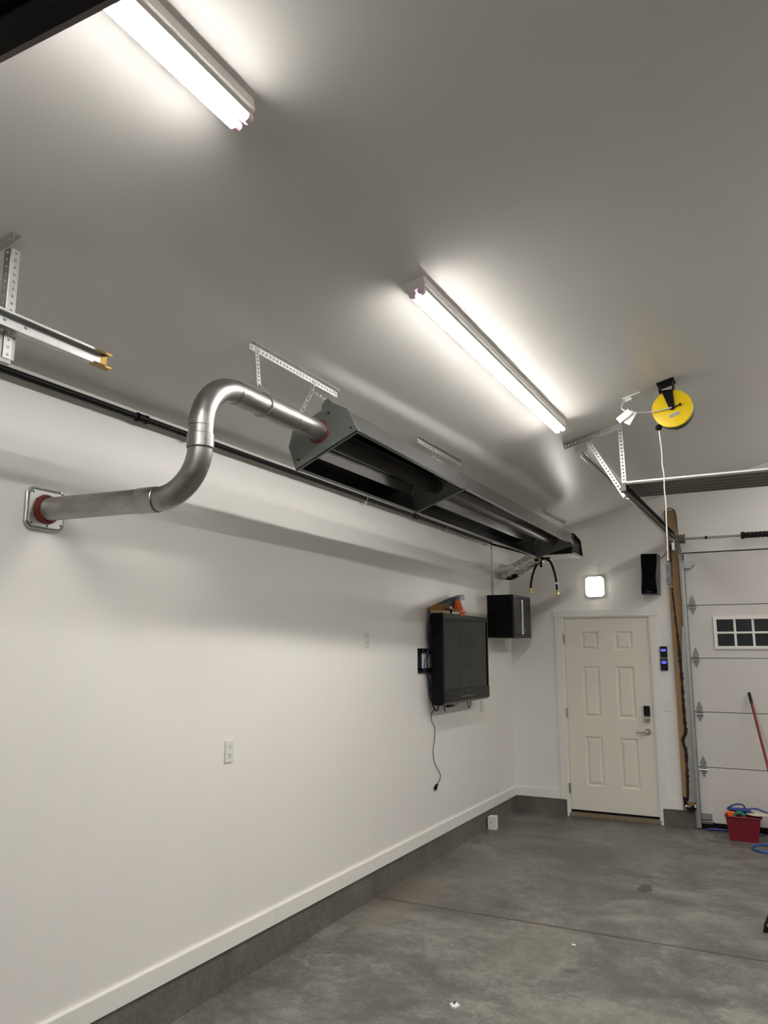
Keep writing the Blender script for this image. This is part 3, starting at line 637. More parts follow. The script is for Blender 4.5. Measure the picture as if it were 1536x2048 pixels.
chain('bright link chain with hook holding the near end of the heater', (0.757, 3.215, zr), (H(0.105, 0.232, 3.205), H(-0.105, 0.232, 3.205)))
chain('bright link chain holding the middle of the heater', (0.757, 4.78, zr), (H(0.11, 0.185, 4.78), H(-0.11, 0.185, 4.78)))
chain('link chain holding the far end of the heater by the burner housing', (0.757, 7.85, zr), (V(0.97, 7.82, 2.905), V(0.78, 7.82, 2.885)))

# ------------------------------------------------------------------ flue pipe
fl = thing('flue_pipe', 'bent aluminised steel flue pipe from the wall plate up to the heater', 'pipe', (0.0, 2.245, 2.362))
VX, VY = 0.812, 2.318; PZ = 2.362; TZ = H(*TC, 0).z; TX = H(*TC, 0).x; VX = TX
r = 0.0505
def seg(name, pts, rad=r, m='alu'): b = B(); b.tube(pts, rad, 32); return part(name, b, m, fl, smooth=True)
A0 = V(0.0, 2.248, PZ); R1 = 0.20; A1 = V(VX-R1, VY-0.016, PZ)
dd = (A1-A0).normalized()
seg('straight_pipe', [A0+dd*0.01, A1-dd*0.0+V(0, 0, 0)])
seg('pipe_collar', [A1-dd*0.085, A1-dd*0.082, A1+dd*0.003, A1+dd*0.006], [r+0.001, r+0.0032, r+0.0036, r+0.001])
c1 = A1+V(0, 0, R1); seg('elbow', arc(c1, R1, -PI/2, 0, 16, dd, V(0, 0, 1)))
VP = c1+dd*R1
seg('pipe_collar', [VP+V(0, 0, -0.006), VP+V(0, 0, -0.003), VP+V(0, 0, 0.050), VP+V(0, 0, 0.053)], [r+0.001, r+0.0042, r+0.0036, r+0.001])
R2 = 0.205; zt = TZ-R2
seg('straight_pipe', [VP, V(VP.x, VP.y, zt)], r-0.0005)
seg('elbow', arc(V(VP.x, VP.y+R2, zt), R2, PI, PI/2, 16, V(0, 1, 0), V(0, 0, 1)))
T0 = V(VP.x, VP.y+R2, TZ); T1 = H(*TC, 3.2)
def on(t): return T0.lerp(T1, t)
seg('straight_pipe', [on(0), on(0.62)], r)
seg('pipe_collar', [on(0.0), on(0.10)], r+0.002)
seg('pipe_collar', [on(0.30), on(0.304), on(0.646), on(0.65)], [r+0.0005, r+0.003, r+0.0036, r+0.0005])
seg('adapter', [on(0.62), on(0.66), on(0.80), on(0.84), on(1.0)], [r-0.001, r-0.001, r-0.001, r+0.003, r+0.003])
b = B(); q = H(*TC, 3.196); n_ = 30
b.tube([(q.x+(0.056+random.uniform(-0.001, 0.002))*math.cos(2*PI*k/n_), 3.196, q.z+(0.056)*math.sin(2*PI*k/n_)) for k in range(n_)], [random.uniform(0.004, 0.008) for k in range(n_)], 7, closed=True); part('sealant_ring', b, 'red', fl, smooth=True, label='red sealant bead at the heater plate')
b = B(); b.tube([(0.028, A0.y+0.003+0.056*math.cos(2*PI*k/n_), PZ+0.056*math.sin(2*PI*k/n_)) for k in range(n_)], [random.uniform(0.007, 0.011) for k in range(n_)], 7, closed=True); part('sealant_ring', b, 'red', fl, smooth=True, label='red sealant bead at the wall plate')
b = B()
for p in (A1-dd*0.02+V(0, -0.052, 0.004), A1-dd*0.06+V(0, -0.047, -0.02), A1-dd*0.03+V(0, -0.03, 0.044), VP+V(0.0, -0.052, 0.03), VP+V(0.045, -0.028, 0.03), on(0.06)+V(0.05, 0, -0.01), on(0.6)+V(0.05, 0, -0.008), on(0.97)+V(0.053, 0, -0.01)): b.sphere(p, 0.0045, 8)
part('screw', b, 'galvd', fl, smooth=True)
for c_, ax_ in ((A1+dd*0.008, dd), (VP-V(0, 0, 0.008), V(0, 0, 1)), (on(0.653), (T1-T0).normalized())):
    b = B(); b.pipe(c_-ax_*0.0015, c_+ax_*0.0015, r+0.0016, r-0.002, 32); part('seam', b, 'seam', fl, smooth=True)
# wall plate
wp = thing('flue_wall_plate', 'shiny galvanised cover plate on the left wall around the flue', 'plate', (0, 2.252, PZ))
def octo(x, y0, y1, z0, z1, c): return [(x, y0+c, z0), (x, y1-c, z0), (x, y1, z0+c), (x, y1, z1-c), (x, y1-c, z1), (x, y0+c, z1), (x, y0, z1-c), (x, y0, z0+c)]
b = B(); b.prism(octo(0.001, 2.155, 2.352, 2.272, 2.452, 0.022), (0.006, 0, 0)); part('backing_flange', b, 'galvd', wp)
b = B(); b.prism(octo(0.007, 2.164, 2.343, 2.281, 2.443, 0.02), (0.015, 0, 0)); part('raised_plate', b, 'galv', wp, 0.004)
b = B(); loop = octo(0.012, 2.156, 2.351, 2.273, 2.451, 0.022); pts = []
for i in range(8):
    p, q = V(*loop[i]), V(*loop[(i+1) % 8])
    for k in range(6): pts.append(p.lerp(q, k/6)+V(random.uniform(0, 0.003), random.uniform(-0.001, 0.001), random.uniform(-0.001, 0.001)))
b.tube(pts, 0.004, 6, closed=True); part('crimped_edge', b, 'zinc', wp, smooth=True)
b = B()
for y, z in ((2.18, 2.43), (2.23, 2.42), (2.33, 2.42), (2.18, 2.295), (2.33, 2.30), (2.26, 2.29), (2.2, 2.40), (2.30, 2.41)): b.cyl((0.021, y, z), (0.0245, y, z), 0.004, 6)
part('screw', b, 'slot', wp)
# pipe strap
ps = thing('pipe_strap', 'narrow perforated strap with twisted wire holding the flue pipe', 'strap', (0.775, 2.72, 3.13))
part('perforated_strap', strap((0.772, 2.715, ceil_z(0.757)-0.015), (0.80, 2.705, TZ+0.085), 0.019, (0.9, -0.44, 0), 'whitez', 0.02, 0.0045), 'whitez', ps)
b = B(); cxp = on(0.28); 
b.tube([(cxp.x+0.056*math.cos(2*PI*k/24), 2.72+0.01*math.cos(4*PI*k/24), cxp.z+0.056*math.sin(2*PI*k/24)) for k in range(24)], 0.0022, 6, closed=True)
b.tube(smoothpts([(cxp.x-0.02, 2.715, TZ+0.052), (0.80, 2.70, TZ+0.088), (0.812, 2.715, TZ+0.082), (cxp.x+0.02, 2.735, TZ+0.052)], 4), 0.0024, 6)
b.tube(smoothpts([(0.775, 2.67, TZ+0.10), (0.80, 2.705, TZ+0.086), (0.82, 2.73, TZ+0.095)], 4), 0.0022, 6); part('wire_tie', b, 'galvd', ps, smooth=True)

# ------------------------------------------------------------------ black gas pipe and conduit
gp = thing('gas_pipe', 'black iron gas pipe running along the top of the left wall', 'pipe', (0.045, 3.0, 2.905))
b = B(); b.cyl((0.045, -2.5, 2.905), (0.045, 7.95, 2.905), 0.0165, 16); part('pipe_run', b, 'blackpipe', gp, smooth=True)
for y in (2.75, 6.0):
    b = B(); b.cyl((0.045, y-0.03, 2.905), (0.045, y+0.03, 2.905), 0.0215, 16); b.cyl((0.045, y-0.033, 2.905), (0.045, y-0.024, 2.905), 0.0235, 16); b.cyl((0.045, y+0.024, 2.905), (0.045, y+0.033, 2.905), 0.0235, 16); part('coupling', b, 'blackpipe', gp, smooth=True)
for y in (0.9, 3.1, 5.09, 6.67, 7.8):
    b = B(); b.tube([(0.004, y, 2.875), (0.03, y, 2.872), (0.05, y, 2.882), (0.066, y, 2.90), (0.064, y, 2.925)], 0.004, 6); b.cyl((0.05, y, 2.882), (0.05, y, 2.858), 0.004, 6); part('pipe_hook', b, 'galvd', gp, smooth=True)
b = B(); b.tube(smoothpts([(0.045, 7.93, 2.905), (0.045, 7.97, 2.90), (0.10, 7.98, 2.88), (0.4, 7.9, 2.78), (0.62, 7.76, 2.69)], 6), 0.012, 10); solo('gas_branch', b, 'blackpipe', 'black pipe branch crossing from the wall to the heater burner', 'pipe', (0.045, 7.95, 2.905), smooth=True)
b = B(); b.cyl((0.012, 8.075, 2.34), (0.012, 8.075, 2.94), 0.010, 12); solo('conduit', b, 'white', 'thin white conduit dropping down the left wall to the black cabinet', 'conduit', (0.012, 8.075, 2.34), smooth=True)

# flexible foil duct
pts = smoothpts([(0.004, 8.37, 2.63), (0.06, 8.365, 2.62), (0.18, 8.22, 2.605), (0.33, 8.02, 2.62), (0.46, 7.90, 2.655), (0.57, 7.80, 2.70), (0.66, 7.74, 2.74)], 22)
rs = [0.076+0.007*math.sin(i*1.35)+random.uniform(-0.003, 0.003) for i in range(len(pts))]
b = B(); b.tube(pts, rs, 24); fd = thing('foil_duct', 'crinkled silver foil duct from the left wall to the heater burner', 'duct', (0, 8.3, 2.63)); part('duct_hose', b, 'foil', fd, smooth=True)
b = B(); b.pipe((0.002, 8.37, 2.63), (0.03, 8.37, 2.628), 0.09, 0.07); part('wall_collar', b, 'galv', fd, smooth=True)

# air hose / gas connectors hanging in a U
gh = thing('gas_hose', 'black rubber hose hanging in an arch with brass ends below the burner', 'hose', (0.68, 7.78, 2.68))
b = B(); hp = smoothpts([(0.522, 7.78, 2.375), (0.528, 7.78, 2.44), (0.56, 7.78, 2.56), (0.61, 7.78, 2.64), (0.68, 7.78, 2.675), (0.735, 7.78, 2.65), (0.772, 7.78, 2.55), (0.79, 7.78, 2.45), (0.797, 7.78, 2.345)], 6); b.tube(hp, 0.0125, 12); part('rubber_hose', b, 'black', gh, smooth=True)
for p in ((0.522, 7.78, 2.375), (0.797, 7.78, 2.345)):
    p = V(*p); b = B(); b.cyl(p+V(0, 0, 0.012), p-V(0, 0, 0.012), 0.0145, 6); b.cyl(p-V(0, 0, 0.01), p-V(0, 0, 0.035), 0.011, 12); b.cyl(p-V(0, 0, 0.034), p-V(0, 0, 0.046), 0.0145, 6); part('brass_fitting', b, 'brass', gh)
b = B(); b.cyl((0.7925, 7.78, 2.435), (0.7945, 7.78, 2.415), 0.0135, 12); part('hose_band', b, 'white', gh)

# ------------------------------------------------------------------ outlets and switches
def plate_frame(o, u, n, wd, ht_):   # centre o, along u, normal n
    b = B(); b.obox(V(*o)+V(*n)*0.0042, u, (0, 0, 1), n, wd, ht_, 0.008); return b
def outlet(label, o, u, n, m='plate'):
    o = V(*o); u = V(*u); n = V(*n); Z = V(0, 0, 1)
    t = thing('wall_outlet', label, 'outlet', o)
    part('cover_plate', plate_frame(o, u, n, 0.072, 0.117), m, t, 0.002)
    for dz in (0.024, -0.024):
        b = B(); b.obox(o+n*0.0085+Z*dz, u, Z, n, 0.034, 0.029, 0.003); rc = part('receptacle', b, m, t, 0.001)
        b = B()
        for du in (-0.0065, 0.0065): b.obox(o+n*0.0102+Z*(dz+0.005)+u*du, u, Z, n, 0.003, 0.010, 0.0008)
        b.cyl(o+n*0.0098+Z*(dz-0.007), o+n*0.0106+Z*(dz-0.007), 0.0035, 8); part('slot', b, 'slot', rc)
    return t
def switch(label, o, gangs=1):
    o = V(*o); t = thing('light_switch', label, 'switch', o); n = V(0, -1, 0); u = V(1, 0, 0)
    part('cover_plate', plate_frame(o, u, n, 0.072+0.046*(gangs-1), 0.117), 'white', t, 0.002)
    b = B(); b.obox(o+n*0.009, u, (0, 0, 1), n, 0.034, 0.068, 0.003); rk = part('rocker_frame', b, 'white', t, 0.001)
    b = B(); b.obox(o+n*0.0115+V(0, 0, 0.002), u, V(0, -0.1, 1).normalized(), V(0, -1, -0.1).normalized(), 0.026, 0.056, 0.004); part('rocker', b, 'white', rk, 0.001)
    return t
outlet('white duplex wall outlet low on the left wall, in the open', (0, 3.588, 1.201), (0, 1, 0), (1, 0, 0))
outlet('white duplex wall outlet on the left wall left of the television', (0, 5.20, 1.838), (0, 1, 0), (1, 0, 0))
outlet('white wall outlet showing under the television', (0, 7.665, 1.193), (0, 1, 0), (1, 0, 0))
outlet('white duplex outlet above the square wall light', (1.043, YF, 2.645), (1, 0, 0), (0, -1, 0))
switch('white light switch left of the entry door', (0.416, YF, 1.203))
switch('white light switch right of the entry door', (1.674, YF, 1.192))

# square wall light
sq = thing('square_wall_light', 'glowing square light on the far wall above the entry door', 'light', (0.992, YF, 2.445))
b = B(); b.box(0.90, 1.084, YF-0.02, YF-0.001, 2.345, 2.545); part('base', b, 'fixture', sq, 0.008)
def rsq(y, x0, x1, z0, z1, r):
    out = []
    for cx_, cz_, a0 in ((x1-r, z1-r, 0), (x0+r, z1-r, PI/2), (x0+r, z0+r, PI), (x1-r, z0+r, 1.5*PI)):
        for k in range(7): a = a0+PI/2*k/6; out.append((cx_+r*math.cos(a), y, cz_+r*math.sin(a)))
    return out
b = B(); b.prism(rsq(YF-0.046, 0.890, 1.094, 2.333, 2.555, 0.045), (0, 0.03, 0)); part('housing', b, 'fixture', sq)
b = B(); b.prism(rsq(YF-0.054, 0.893, 1.091, 2.336, 2.552, 0.044), (0, 0.008, 0)); part('diffuser', b, 'square', sq)
b = B(); b.cyl((1.04, YF-0.012, 2.55), (1.04, YF-0.010, 2.61), 0.003, 8); part('cord', b, 'cord', sq)

# wall controls
ct = thing('door_control', 'black wall controls with two blue lit displays right of the entry door', 'control', (1.667, YF, 1.67))
b = B(); b.box(1.632, 1.704, YF-0.022, YF-0.001, 1.68, 1.795); c1_ = part('control_unit', b, 'black', ct, 0.006)
b = B(); b.box(1.643, 1.692, YF-0.0235, YF-0.02, 1.742, 1.767); part('display', b, 'lcd', c1_)
b = B(); b.box(1.630, 1.702, YF-0.022, YF-0.001, 1.545, 1.672); c2_ = part('control_unit', b, 'black', ct, 0.006)
b = B(); b.box(1.643, 1.691, YF-0.0235, YF-0.02, 1.615, 1.643); part('display', b, 'lcd', c2_)
b = B(); b.box(1.643, 1.691, YF-0.0235, YF-0.021, 1.655, 1.663); part('button_strip', b, 'silver', c2_)

# speaker
sp = thing('speaker', 'black and silver loudspeaker mounted high beside the timber board', 'speaker', (1.60, 8.55, 2.545))
rot = Matrix.Rotation(math.radians(2.4), 4, 'Y') @ Matrix.Rotation(math.radians(-5), 4, 'Z')
b = B(); b.box(-0.083, 0.083, -0.07, 0.075, -0.215, 0.215); b.bm.transform(Matrix.Translation((1.60, 8.56, 2.545)) @ rot); cb = part('cabinet', b, 'silver', sp, 0.006)
prof = [(0.080, 0.212), (0.080, 0.12), (0.070, 0.04), (0.066, -0.03), (0.070, -0.09), (0.078, -0.15), (0.078, -0.205)]
pr = smoothpts([V(x, 0, z) for x, z in prof], 4); poly = [(p.x, -0.082, p.z) for p in pr]+[(-p.x, -0.082, p.z) for p in pr[::-1]]
b = B(); b.prism(poly, (0, 0.013, 0)); b.bm.transform(Matrix.Translation((1.60, 8.56, 2.545)) @ rot); part('grille', b, 'grille', sp, label='black cloth grille with curved sides')
b = B(); b.box(-0.022, 0.022, -0.0835, -0.081, -0.19, -0.183); b.bm.transform(Matrix.Translation((1.60, 8.56, 2.545)) @ rot); part('badge', b, 'silver', sp)
b = B(); b.box(1.57, 1.63, 8.63, 8.679, 2.48, 2.60); part('wall_bracket', b, 'black', sp)
b = B(); b.tube(smoothpts([(1.69, 8.63, 2.72), (1.72, 8.64, 2.735), (1.75, 8.645, 2.765), (1.775, 8.645, 2.80)], 5), 0.0035, 6); part('cable', b, 'black', sp, smooth=True)

# ------------------------------------------------------------------ wall cabinet
cb = thing('wall_cabinet', 'black steel wall cabinet with two doors mounted in the far left corner', 'cabinet', (0.0, 7.9, 1.886))
cy0, cy1, cz0, cz1, cd = 7.895, 8.50, 1.886, 2.337, 0.295
b = B(); b.box(0.001, cd-0.02, cy0, cy1, cz0, cz1); part('body', b, 'cab', cb, 0.003)
b = B(); b.box(cd-0.02, cd, cy0, cy1, cz1-0.035, cz1); b.box(cd-0.02, cd, cy0, cy1, cz0, cz0+0.03); b.box(cd-0.02, cd, cy0, cy0+0.014, cz0+0.03, cz1-0.035); b.box(cd-0.02, cd, cy1-0.014, cy1, cz0+0.03, cz1-0.035); part('face_frame', b, 'cabdoor', cb, 0.001)
ym = (cy0+cy1)/2
for (ya, yb, i) in ((cy0+0.017, ym-0.003, 0), (ym+0.003, cy1-0.017, 1)):
    b = B(); b.box(cd-0.018, cd+0.002, ya, yb, cz0+0.034, cz1-0.039); dr = part('cabinet_door', b, 'cabdoor', cb, 0.003)
    if i == 0:
        b = B(); b.box(cd+0.002, cd+0.014, yb-0.055, yb-0.004, cz0+0.034, cz1-0.045); part('pull_strip', b, 'zinc', dr, 0.003, label='bright full-height pull')
    else:
        b = B(); b.cyl((cd+0.002, ya+0.06, cz0+0.075), (cd+0.009, ya+0.06, cz0+0.075), 0.008, 12); part('key_lock', b, 'zinc', dr)

# ------------------------------------------------------------------ television on its bracket
ty0, ty1, tz0, tz1, tx0, tx1 = 6.262, 7.40, 1.288, 2.079, 0.06, 0.18
mb = thing('wall_mount', 'black steel television wall bracket sticking out left of the screen', 'bracket', (0.0, 6.35, 1.67))
b = B()
b.box(0.001, 0.018, 6.112, 6.16, 1.572, 1.768); b.box(0.001, 0.018, 7.05, 7.10, 1.572, 1.768)
for z in (1.735, 1.565):
    b.box(0.001, 0.018, 6.112, 7.10, z, z+0.010); b.box(0.001, 0.018, 6.112, 7.10, z+0.026, z+0.036)
    for k in range(12): b.box(0.001, 0.018, 6.18+k*0.078-0.012, 6.18+k*0.078+0.012, z+0.010, z+0.026)
part('wall_rail', b, 'black', mb)
b = B()
for y in (6.55, 6.9): b.box(0.018, 0.062, y, y+0.03, 1.45, 1.9)
part('arm', b, 'black', mb)
tv = thing('television', 'large black flat television hung on the left wall', 'television', (tx0, ty0, tz0))
b = B(); b.box(tx0, tx1-0.02, ty0, ty1, tz0, tz1); part('back_shell', b, 'tvback', tv, 0.012)
b = B(); bz = 0.042
b.box(tx1-0.02, tx1, ty0, ty1, tz1-0.05, tz1); b.box(tx1-0.02, tx1, ty0, ty0+0.03, tz0+0.13, tz1-0.05); b.box(tx1-0.02, tx1, ty1-0.03, ty1, tz0+0.13, tz1-0.05); part('bezel', b, 'gloss', tv, 0.003)
b = B(); b.box(tx1-0.02, tx1-0.008, ty0+0.028, ty1-0.028, tz0+0.128, tz1-0.048); part('screen', b, 'screen', tv)
b = B(); b.prism([(tx1-0.02, ty0, tz0), (tx1+0.004, ty0, tz0+0.02), (tx1+0.004, ty0, tz0+0.128), (tx1-0.02, ty0, tz0+0.13)], (0, ty1-ty0, 0)); sb = part('speaker_bar', b, 'gloss', tv, 0.003)
b = B(); b.box(tx1+0.003, tx1+0.007, (ty0+ty1)/2-0.19, (ty0+ty1)/2+0.17, tz0+0.055, tz0+0.062); part('control_strip', b, 'silver', sb)
b = B(); b.box(tx1+0.003, tx1+0.006, (ty0+ty1)/2-0.02, (ty0+ty1)/2+0.02, tz0+0.098, tz0+0.108); part('badge', b, 'silver', sb)
# things on the television
bk = thing('game_box', 'long flat dark printed box tilted on top of the television', 'box', (0.12, 6.6, 2.15))
u = V(0, 0.975, 0.222).normalized(); n = V(0, -u.z, u.y)
c = V(0.085, 6.54, 2.168)
b = B(); b.obox(c, (1, 0, 0), u, n, 0.09, 0.52, 0.05); part('lid', b, 'print', bk, 0.002)
b = B(); b.obox(c+u*0.325, (1, 0, 0), u, n, 0.08, 0.13, 0.044); b.obox(c+u*0.39+n*0.008, (1, 0, 0), u, n, 0.07, 0.02, 0.02); part('grey_tray', b, 'shade', bk, 0.002, label='grey end sticking out')
for (i, (y0, L, z, m, lb, rz)) in enumerate(((6.285, 0.20, 2.0795, 'tan', 'tan paperback lying on the left corner of the television', 0.05), (6.44, 0.22, 2.0795, 'cream', 'cream-edged book lying next to the orange jug', -0.06))):
    t = thing('book', lb, 'book', (0.12, y0+L/2, z))
    b = B(); b.box(0.06, 0.172, y0, y0+L, z+0.003, z+0.021); part('pages', b, 'tan' if i == 0 else 'cream', t)
    b = B(); b.box(0.058, 0.175, y0-0.002, y0+L+0.002, z, z+0.003); b.box(0.058, 0.175, y0-0.002, y0+L+0.002, z+0.021, z+0.024); b.box(0.055, 0.06, y0-0.002, y0+L+0.002, z, z+0.024); part('cover', b, 'tan', t)
b = B(); u2 = V(0, 0.95, 0.1).normalized()
b.obox((0.125, 6.52, 2.118), (1, 0, 0), (0, 0.995, -0.1), (0, 0.1, 0.995), 0.10, 0.20, 0.016); solo('thin_book', b, 'wood', 'thin brown book lying under the tilted game box', 'book', (0.125, 6.52, 2.11), bevel=0.001)
og = thing('orange_jug', 'orange plastic cone propping up the tilted box on the television', 'cone', (0.135, 6.71, 2.08))
b = B(); q = [(0.0, 0.07), (0.02, 0.07), (0.024, 0.062), (0.08, 0.048), (0.135, 0.034)]
b.tube([(0.135, 6.73-0.35*h, 2.081+h) for h, _ in q], [rr_ for _, rr_ in q], 20); part('cone_body', b, 'orange', og, smooth=True)
b = B(); b.tube([(0.135, 6.718, 2.081+0.035), (0.135, 6.711, 2.081+0.046)], [0.0605, 0.0580], 20); part('pale_band', b, 'cream', og, smooth=True)
# cables below and beside the television
pc = thing('power_cord', 'thin dark power cord dangling from the television down the wall', 'cord', (0.01, 6.43, 1.29))
b = B(); pp = smoothpts([(0.05, 6.44, 1.32), (0.02, 6.425, 1.25), (0.012, 6.365, 1.198), (0.012, 6.38, 1.14), (0.012, 6.44, 1.08), (0.012, 6.43, 0.98), (0.012, 6.395, 0.90), (0.012, 6.42, 0.80), (0.012, 6.50, 0.72), (0.012, 6.55, 0.67), (0.012, 6.53, 0.63), (0.012, 6.47, 0.595)], 6); b.tube(pp, 0.003, 8); part('cord', b, 'matblack', pc, smooth=True)
b = B(); b.cyl((0.012, 6.475, 0.60), (0.012, 6.43, 0.572), 0.010, 10, 0.017); pl = part('plug', b, 'matblack', pc, smooth=True)
b = B(); b.box(0.006, 0.009, 6.405, 6.43, 0.558, 0.563); b.box(0.015, 0.018, 6.405, 6.43, 0.552, 0.557); part('prong', b, 'zinc', pl)
b = B(); b.tube(smoothpts([(0.045, 6.30, 2.06), (0.04, 6.27, 1.92), (0.035, 6.29, 1.78), (0.03, 6.24, 1.66), (0.035, 6.27, 1.5), (0.03, 6.31, 1.36), (0.045, 6.36, 1.25), (0.05, 6.42, 1.24), (0.05, 6.45, 1.32)], 6), 0.006, 8); part('side_cable', b, 'black', pc, smooth=True)
b = B(); b.tube(smoothpts([(0.04, 6.31, 1.80), (0.03, 6.22, 1.70), (0.025, 6.20, 1.60), (0.03, 6.26, 1.5), (0.04, 6.31, 1.40), (0.045, 6.34, 1.33)], 6), 0.004, 8); part('blue_cable', b, 'blue', pc, smooth=True, label='blue cable')
b = B(); b.tube(smoothpts([(0.04, 6.75, 1.30), (0.03, 6.72, 1.265), (0.03, 6.80, 1.245), (0.03, 6.90, 1.255), (0.04, 6.90, 1.285), (0.03, 6.84, 1.29)], 5), 0.004, 7); b.box(0.02, 0.05, 6.68, 6.80, 1.243, 1.262)
b.tube(smoothpts([(0.04, 7.20, 1.30), (0.03, 7.19, 1.24), (0.03, 7.23, 1.205), (0.03, 7.27, 1.24), (0.04, 7.26, 1.30)], 5), 0.004, 7); b.cyl((0.03, 6.62, 1.29), (0.03, 6.62, 1.21), 0.005, 7)
solo('adapter_leads', b, 'black', 'short black leads and adapter hanging under the television edge', 'cable', (0.03, 6.9, 1.26), smooth=True)

# ------------------------------------------------------------------ cord reel
cr = thing('cord_reel', 'yellow retractable cord reel hanging from the ceiling', 'reel', (2.25, 5.27, ceil_z(2.25)))
RC = V(2.282, 5.22, 3.332)
b = B(); b.tube([RC+V(0, y, 0) for y in (-0.002, 0.0, 0.006, 0.012)], [0.118, 0.125, 0.1285, 0.1285], 48); part('yellow_side', b, 'yellow', cr, smooth=True)
b = B(); b.cyl(RC+V(0, 0.012, 0), RC+V(0, 0.082, 0), 0.124, 48); part('drum', b, 'black', cr, smooth=True)
b = B(); b.cyl(RC+V(0, 0.082, 0), RC+V(0, 0.094, 0), 0.1285, 48); part('rear_side', b, 'shade', cr, smooth=True)
b = B(); hz = ceil_z(2.235)
b.prism([(2.222, RC.y-0.012, 3.455), (2.292, RC.y-0.012, 3.455), (2.298, RC.y-0.012, RC.z), (2.290, RC.y-0.012, RC.z-0.014), (2.272, RC.y-0.012, RC.z-0.014), (2.264, RC.y-0.012, RC.z)], (0, 0.006, 0))
part('bracket_arm', b, 'matblack', cr)
b = B()
for x in (2.205, 2.29): b.box(x, x+0.006, RC.y-0.012, RC.y+0.10, 3.45, ceil_z(x)-0.001)
b.prism([(2.195, RC.y-0.03, ceil_z(2.195)-0.006), (2.305, RC.y-0.03, ceil_z(2.305)-0.006), (2.305, RC.y-0.03, ceil_z(2.305)-0.001), (2.195, RC.y-0.03, ceil_z(2.195)-0.001)], (0, 0.14, 0))
b.box(2.205, 2.296, RC.y-0.012, RC.y-0.006, 3.45, 3.46); part('ceiling_bracket', b, 'matblack', cr)
b = B(); e = V(math.cos(0.32), 0, math.sin(0.32)); b.obox(RC+V(0.012, -0.004, -0.045), e, (0, 1, 0), e.cross(V(0, 1, 0)), 0.068, 0.003, 0.022); part('name_plate', b, 'shade', cr)
b = B(); b.cyl(RC+V(0.0, -0.016, 0), RC+V(0.05, -0.02, 0.014), 0.004, 8); b.sphere(RC+V(0.052, -0.02, 0.0145), 0.009, 10); part('cable_gland', b, 'matblack', cr, smooth=True)
b = B(); b.sphere((2.185, 5.255, 3.222), 0.022, 14); part('cord_stop', b, 'matblack', cr, smooth=True)
b = B(); cpts = [(2.187, 5.255, 3.215), (2.190, 5.255, 3.15), (2.195, 5.255, 3.05), (2.193, 5.255, 2.97), (2.199, 5.255, 2.90), (2.196, 5.255, 2.80), (2.200, 5.255, 2.70), (2.196, 5.255, 2.62), (2.193, 5.255, 2.45), (2.190, 5.255, 2.33)]
b.tube(smoothpts(cpts, 8), 0.0038, 10); part('hanging_cord', b, 'cord', cr, smooth=True)
b = B(); b.box(2.176, 2.204, 5.24, 5.27, 2.17, 2.315); hs = part('handset', b, 'handset', cr, 0.005, label='grey ribbed outlet block at the cord end')
b = B()
for k in range(4): b.box(2.174, 2.206, 5.238, 5.272, 2.30-0.009*k, 2.305-0.009*k); b.box(2.174, 2.206, 5.238, 5.272, 2.215-0.009*k, 2.22-0.009*k)
b.box(2.182, 2.21, 5.243, 5.267, 2.155, 2.17); part('grip_rib', b, 'handset', hs)
b = B(); b.tube(smoothpts([(1.985, 5.2, 3.43), (1.97, 5.15, 3.36), (2.01, 5.13, 3.325), (2.08, 5.15, 3.312), (2.18, 5.19, 3.318), (2.282, 5.205, 3.334)], 8), 0.0045, 10); part('supply_cord', b, 'cord', cr, smooth=True)
tg = thing('cord_tag', 'pair of white paper tags hanging on the reel supply cord', 'tag', (1.99, 5.12, 3.33))
for (c, an, L, W) in (((1.992, 5.10, 3.287), 0.60, 0.10, 0.045), ((2.028, 5.115, 3.275), 1.02, 0.095, 0.045)):
    u = V(math.cos(an), 0, math.sin(an)); b = B(); b.obox(c, u, (0, 1, 0), u.cross(V(0, 1, 0)), L, 0.0012, W); part('tag', b, 'paper', tg)
co_ = thing('ceiling_outlet', 'white ceiling outlet plate feeding the cord reel', 'outlet', (2.02, 5.25, ceil_z(2.02)))
q = cp(2.025, 5.262, 0.004); b = B(); b.obox(q, s, (0, 1, 0), dn, 0.125, 0.074, 0.007); part('cover_plate', b, 'white', co_, 0.002)
q = cp(1.995, 5.256, 0.018); b = B(); b.obox(q, s, (0, 1, 0), dn, 0.05, 0.03, 0.022); part('plug', b, 'white', co_, 0.003)

# ------------------------------------------------------------------ near garage door, rolled up overhead
nd = thing('raised_garage_door', 'dark bronze edge of a raised garage door overhead at the upper left', 'garage door', (2.9, -0.7, 2.86))
for k in range(4):
    y1 = 0.775-0.54*k; b = B(); b.box(0.70, 5.1, y1-0.535, y1, 2.84, 2.885); part('door_section', b, 'bronzeb', nd, 0.003)
b = B(); b.box(0.70, 5.1, 0.775, 0.792, 2.832, 2.888); part('edge_trim', b, 'brownbox', nd, 0.002)
b = B(); b.box(0.70, 5.1, 0.655, 0.768, 2.815, 2.84); b.box(0.70, 5.1, 0.70, 0.72, 2.80, 2.82); part('strut', b, 'bronze', nd, 0.002)
nt_ = thing('door_track', 'galvanised horizontal door track at the left edge of the picture', 'track', (0.62, 0, 2.832))
b = B(); b.sweep(c_prof(0.058, 0.030), [(0.622, -2.9, 2.832), (0.622, 1.955, 2.832)], (1, 0, 0), [(0, 0, 1)]*2); part('track_channel', b, 'galv', nt_)
b = B(); b.sweep(c_prof(0.0585, 0.0305), [(0.6215, 1.90, 2.832), (0.6215, 1.985, 2.832)], (1, 0, 0), [(0, 0, 1)]*2); part('end_cap', b, 'gold', nt_, label='yellow zinc end')
b = B()
for y in (1.55, 1.63): b.sphere((0.626, y, 2.838), 0.006, 8)
part('rivet', b, 'galvd', nt_, smooth=True)
